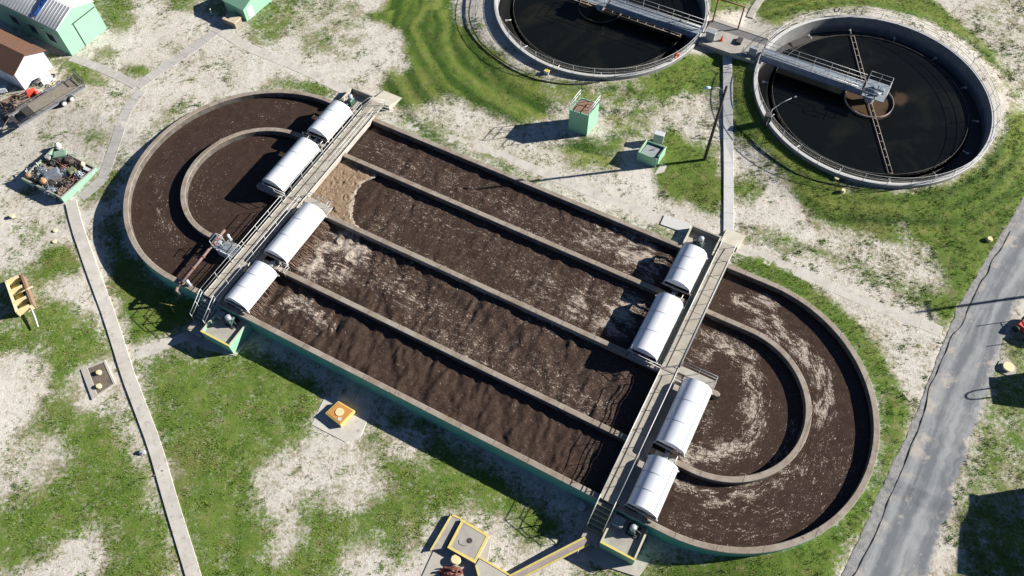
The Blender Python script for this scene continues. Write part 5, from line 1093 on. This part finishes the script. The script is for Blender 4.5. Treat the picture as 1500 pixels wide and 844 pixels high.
# yellow edged vault and ramp
vq = [(-4.04, 16.43), (-1.91, 15.17), (-2.98, 13.1), (-5.13, 14.28)]; vcn = np.mean(vq, 0); vl = [tuple(np.array(a)-vcn) for a in vq]; t_ = empty('concrete_vault', (*vcn, 0), 0, 'square grey concrete vault with yellow painted edges', 'vault'); PADS.append(np.array(vq))
def edgeband(m_, poly, z, w_=.16, h=.02):
    P_ = np.array(poly); c_ = P_.mean(0); inn = [tuple(c_+(p_-c_)*(1-w_*1.35/np.hypot(*(p_-c_)))) for p_ in P_]
    for i in range(len(P_)): j = (i+1) % len(P_); m_.prism([tuple(P_[i]), tuple(P_[j]), inn[j], inn[i]], z+.002, z+h)
m_ = M(); m_.prism(vl, -.3, .5, 0, .02); m_.build('body', M_conc, t_); m_ = M(); edgeband(m_, vl, .5, .2); m_.build('yellow_edge', M_yel, t_)
m_ = M(); m_.cyl(.1, .05, .503, .53, .2, 20); m_.build('manhole', M_blk, t_); m_ = M(); m_.tube([(-.75, .1, .51), (-.7, -.2, .51), (-.35, -.35, .51), (-.1, -.3, .51)], .015, 5); m_.build('cable', M_blk, t_)
wp = [P(*a, .25)[:2] for a in ((661,753),(676,759),(652,803),(630,806))]
def prismthing(name, poly, z0, z1, m1, label, cat, stripes=(), zs=None, m2=M_yel, w_=.13, kindp='edge_stripe'):
    c_ = np.mean(poly, 0); pl_ = [tuple(np.array(a)-c_) for a in poly]; t_ = empty(name, (*c_, 0), 0, label, cat); m_ = M(); m_.prism(pl_, z0, z1, 0, 0); m_.build('slab', m1, t_); PADS.append(np.array(poly)); z1 = z1 if np.ndim(z1) else [z1]*len(poly)
    for i in stripes:
        j = (i+1) % len(pl_); a, b = np.array(pl_[i]), np.array(pl_[j]); d = (b-a)/np.hypot(*(b-a)); nn = np.array([-d[1], d[0]]); 
        if nn@a > 0: nn = -nn
        m_ = M(); m_.prism([tuple(a), tuple(b), tuple(b+nn*w_), tuple(a+nn*w_)], [z1[i]+.002, z1[j]+.002]*1+[z1[j]+.002, z1[i]+.002], [z1[i]+.03, z1[j]+.03, z1[j]+.03, z1[i]+.03]); m_.build(kindp, m2, t_)
    return t_
prismthing('wing_slab', wp, -.2, .28, M_conc, 'narrow concrete wing with a yellow edge left of the vault', 'concrete wing', (0, 3))
r1 = [P(*a, .35)[:2] for a in ((702,817),(747,841),(720,846),(697,826))]
prismthing('vault_walk', [P(*a, .45)[:2] for a in ((704,816),(748,842),(738,980),(696,829))], -.1, .45, M_walk, 'yellow edged walk slab leaving the vault at the bottom of the picture', 'walk slab', (0, 2))
zA, zB = .5, .95
ra = [P(745, 843, zA)[:2], P(856, 786, zB)[:2], P(864, 798, zB)[:2], P(768, 846, zA)[:2]]
prismthing('ramp', ra, [zA-.15, zB-.15, zB-.15, zA-.15], [zA, zB, zB, zA], mat('pinkish_deck', (.42, .34, .30), .9, (.34, .28, .25), 2), 'sloping yellow edged ramp climbing to the foot of the right bridge stairs', 'ramp', (0, 2))
q = P(846, 812); t_ = empty('ramp_support', (*q[:2], q[2]-.1), 0, 'thin steel prop under the sloping yellow edged ramp', 'steel prop'); m_ = M(); m_.tube([(0, 0, 0), (0, .1, .95)], .05, 8); m_.build('prop', M_galv, t_)
junk('heap', 660, 838, .75, .03, mat('red_brown_scrap', (.24, .09, .06), .85, (.12, .05, .04), 6), 'reddish brown heap of rusty scrap at the bottom edge', 'rusty scrap', 0, 1.2, .7, .8)
q = P(801, 107); t_ = cabinet('meter_box', q[0], q[1], q[2], A2, .5, .35, .3, M_lgrey, 'tiny yellow topped box outside the rim of the left tank', 'meter box', M_yel)
q = P(852, 743); t_ = empty('hose_reel', (*q[:2], q[2]), .4, 'pale reel lying in the shade by the green wall near the stairs', 'hose reel'); m_ = M(); m_.cyl(0, 0, 0, .25, .3, 20); m_.build('drum', M_lgrey, t_); m_ = M(); m_.tube([(.45+.35*math.cos(a)*1.2-.6, .35*math.sin(a), .05) for a in np.linspace(0, 2*PI, 25)[:-1]], .025, 6, closed=True); m_.build('hose', M_galv, t_)
for px, py, s_, lb in ((209, 663, .3, 'grey rock lying against the long raised sidewalk'), (238, 690, .12, 'small dark stone below the grey rock'), (226, 697, .1, 'smallest dark stone beside the long sidewalk')):
    q = P(px, py); m_ = M(); vs = []; nn_ = 8
    for k, (rr_k, zz_k) in enumerate(((1, -.1), (.95, .35), (.55, .75))):
        for j in range(nn_): a = 2*PI*j/nn_; g_ = random.uniform(.8, 1.2); vs.append((s_*rr_k*g_*math.cos(a), s_*rr_k*g_*math.sin(a)*.8, s_*zz_k*random.uniform(.85, 1.15)))
    fs = [(k*nn_+j, k*nn_+(j+1) % nn_, (k+1)*nn_+(j+1) % nn_, (k+1)*nn_+j) for k in (0, 1) for j in range(nn_)]+[tuple(2*nn_+j for j in range(nn_))]; m_.add(vs, fs); o = m_.build('rock', M_grey if s_ > .2 else M_dirt); o.location = (*q[:2], q[2]); tag(o, lb, 'rock')
# pipe and sluice gate on the left end of the basin
def dpt(u, v, z): x, y = uv2w(u, v); return (x, y, z)
x, y = uv2w(-22.6, -10); t_ = empty('overflow_pipe', (x, y, 2.3), ANG, 'rusty pinkish pipe crossing the outer channel of the left end', 'pipe')
m_ = M(); m_.tube([(-.15, 3.9, .05), (-.1, 2.5, .02), (.0, 0, 0), (.1, -3.0, -.02)], .13, 12); m_.tube([(.1, -3.0, -.02), (.12, -3.25, -.1), (.12, -3.3, -.9)], .13, 12); m_.build('pipe', mat('faded_pink_pipe', (.26, .17, .15), .8, (.16, .10, .09), 2.5), t_)
for y_ in (-2.6, -.8, .6, 2.2):
    m_ = M(); m_.tube([(.02, y_-.06, 0), (.02, y_+.06, 0)], .17, 12); m_.build('flange', M_rust, t_)
x, y = uv2w(-21.6, -7.3); t_ = empty('sluice_gate', (x, y, HD), ANG, 'blue grey sluice gate platform on the inner wall of the left end', 'sluice gate')
m_ = M(); m_.box(-1.2, -.75, .02, 1.6, .28, .1, 0, .01); m_.build('platform', M_gratel, t_); m_ = M(); m_.box(-.6, -.85, -.9, 1.1, -.76, .3); m_.build('gate_plate', M_lgrey, t_)
m_ = M(); rail(m_, [(-1.15, -.7, .1), (-1.15, .25, .1), (-.5, .25, .1)], 1.0, .9); m_.build('guard_rail', M_lgrey, t_); m_ = M(); rail(m_, [(.1, .25, .1), (1.55, .25, .1)], .8, 1.4); m_.build('guard_rail', M_lgrey, t_)
m_ = M(); m_.tube([(-.25, -.3, .1), (-.25, -.3, 1.0)], .05, 8); m_.box(-.4, -.45, 1.001, -.1, -.15, 1.1); m_.build('gate_stem', M_galv, t_)
for u, v, lb in ((-21.9, -6.55, 'white marker post beside the sluice gate platform'), (-21.95, -12.2, 'white marker post on the outer wall next to the rusty pipe')):
    x, y = uv2w(u, v); o_ = empty('marker_post', (x, y, HD), 0, lb, 'marker post', 'white marker posts on the basin walls'); m_ = M(); m_.tube([(0, 0, 0), (0, 0, .75), (0, 0, .82)], [.13, .13, .06], 14); m_.build('post', M_white, o_); m_ = M(); m_.cyl(0, 0, 0, .06, .2, 16); m_.build('foot', M_grey, o_)
q = P(247, 446, .8); t_ = empty('yellow_bracket', (q[0], q[1], .7), 0, 'thin yellow pipe stub in the shade left of the bridge stairs', 'yellow pipe'); m_ = M(); m_.tube([(-.9, .25, 0), (0, 0, .02), (.5, -.1, .02)], .03, 6); m_.build('pipe', M_yel, t_); m_ = M(); m_.tube([(.1, 0, -.02), (.35, -.45, -.6)], .03, 6); m_.build('stay', M_yel, t_)
# cables on the ground
def cable(name, pts, r, label, m1=M_rub):
    w_ = chaikin([P(*a) for a in pts], 3); w_ = [(a[0], a[1], float(ter(a[0], a[1]))+r*.6) for a in w_]; m_ = M(); m_.tube(w_, r, 6); o = m_.build(name, m1); tag(o, label, 'hose'); return o
cable('hose', [(684,-15),(681,12),(683,36),(692,55),(712,76),(738,95),(765,110),(800,121),(850,126),(888,118)], .05, 'black hose curving over the grass around the left tank')
cable('hose', [(1068,140),(1072,180),(1098,203),(1120,224),(1142,240),(1170,257),(1213,270),(1260,276)], .045, 'black hose running from the narrow walk to below the right tank')
cable('pipe', [(1060,80),(1058,110),(1062,150)], .03, 'thin dark cable lying along the narrow straight walk')
# ================================================================== JUST OUTSIDE THE FRAME
dS = np.array([math.cos(R(SUN_AZ)), math.sin(R(SUN_AZ))]); tg = math.tan(R(SUN_EL))
tip = np.array(P(1332, 459)[:2]); h_ = 10.5; b_ = tip+dS*h_/tg; t_ = empty('utility_pole', (*b_, 1.2), 0, 'tall wooden utility pole beyond the road', 'utility pole'); m_ = M(); m_.tube([(0, 0, 0), (0, 0, h_)], [.17, .12], 12); m_.build('pole', M_wood, t_); m_ = M(); m_.box(-.06, -1.0, h_-.6, .06, 1.0, h_-.48); m_.build('cross_arm', M_wood, t_)
a = np.array(P(1443, 566)[:2]); b = np.array(P(1449, 604)[:2]); h_ = 3.0; L_ = h_/tg; a2, b2 = a+dS*L_, b+dS*L_; c_ = (a2+b2)/2+dS*2.2; W_ = np.hypot(*(a2-b2)); rz = math.atan2((a2-b2)[1], (a2-b2)[0])-PI/2
t_ = empty('utility_hut', (*c_, 1.2), rz, 'pale block hut beyond the road with a pipe hoop on its roof', 'hut'); m_ = M(); m_.box(-2.1, -W_/2, -.2, 2.1, W_/2, h_-.1, 0, .02); m_.build('wall', M_mint, t_); m_ = M(); m_.box(-2.2, -W_/2-.05, h_-.099, 2.2, W_/2+.05, h_+.06, 0, .02); m_.build('roof', M_lgrey, t_)
m_ = M(); m_.tube(chaikin([(-1.7, -.45, h_+.05), (-1.75, -.45, h_+1.25), (-1.75, .35, h_+1.25), (-1.75, .35, h_+.05)], 2), .06, 8); m_.build('pipe_hoop', M_galv, t_)
a = np.array(P(1419, 768)[:2]); b = np.array(P(1411, 880)[:2]); h_ = 4.6; L_ = h_/tg; a2, b2 = a+dS*L_, b+dS*L_; W_ = np.hypot(*(a2-b2)); c_ = (a2+b2)/2+dS*4; rz = math.atan2((a2-b2)[1], (a2-b2)[0])-PI/2
t_ = empty('office_building', (*c_, 1.2), rz, 'larger flat roofed building beyond the road at the lower right', 'building'); m_ = M(); m_.box(-4, -W_/2, -.3, 4, W_/2, h_-.1); m_.build('wall', M_mint, t_); m_ = M(); m_.box(-4.15, -W_/2-.15, h_-.099, 4.15, W_/2+.15, h_+.05, 0, .02); m_.build('roof', M_roofm, t_)
q = P(1500, 483); t_ = empty('red_loader', (q[0], q[1], q[2]), -.9, 'bright red machine cut off by the right edge of the picture', 'red machine')
m_ = M(); m_.box(-.7, -.5, .15, 1.6, .5, .62, 0, .08); m_.build('body', M_red, t_); m_ = M(); m_.box(.4, -.4, .621, 1.3, .4, .95, 0, .06); m_.build('hood', M_red, t_)
for x_, y_ in ((-.5, -.75), (-.5, .75), (1.2, -.75), (1.2, .75)): m_ = M(); m_.tube([(x_, y_-.1, .3), (x_, y_+.1, .3)], .3, 18); m_.build('wheel', M_rub, t_)
a = np.array(P(1423, 479)[:2])+dS*2.4/tg; t_ = empty('rack_gate', (*a, 1.3), math.atan2(dS[1], dS[0])+PI/2, 'open barred steel gate standing beside the red machine', 'steel gate'); 
for x_ in (-2.0, .0): m_ = M(); m_.tube([(x_, 0, 0), (x_, 0, 2.4)], .04, 6); m_.build('post', M_blk, t_)
m_ = M()
for k in range(12): m_.tube([(-2+k*2/11, 0, .3), (-2+k*2/11, 0, 1.4)], .02, 5)
for z_ in (.3, .85, 1.4): m_.tube([(-2, 0, z_), (0, 0, z_)], .03, 5)
m_.build('bars', M_blk, t_)

#STAGE2END
build_grass()
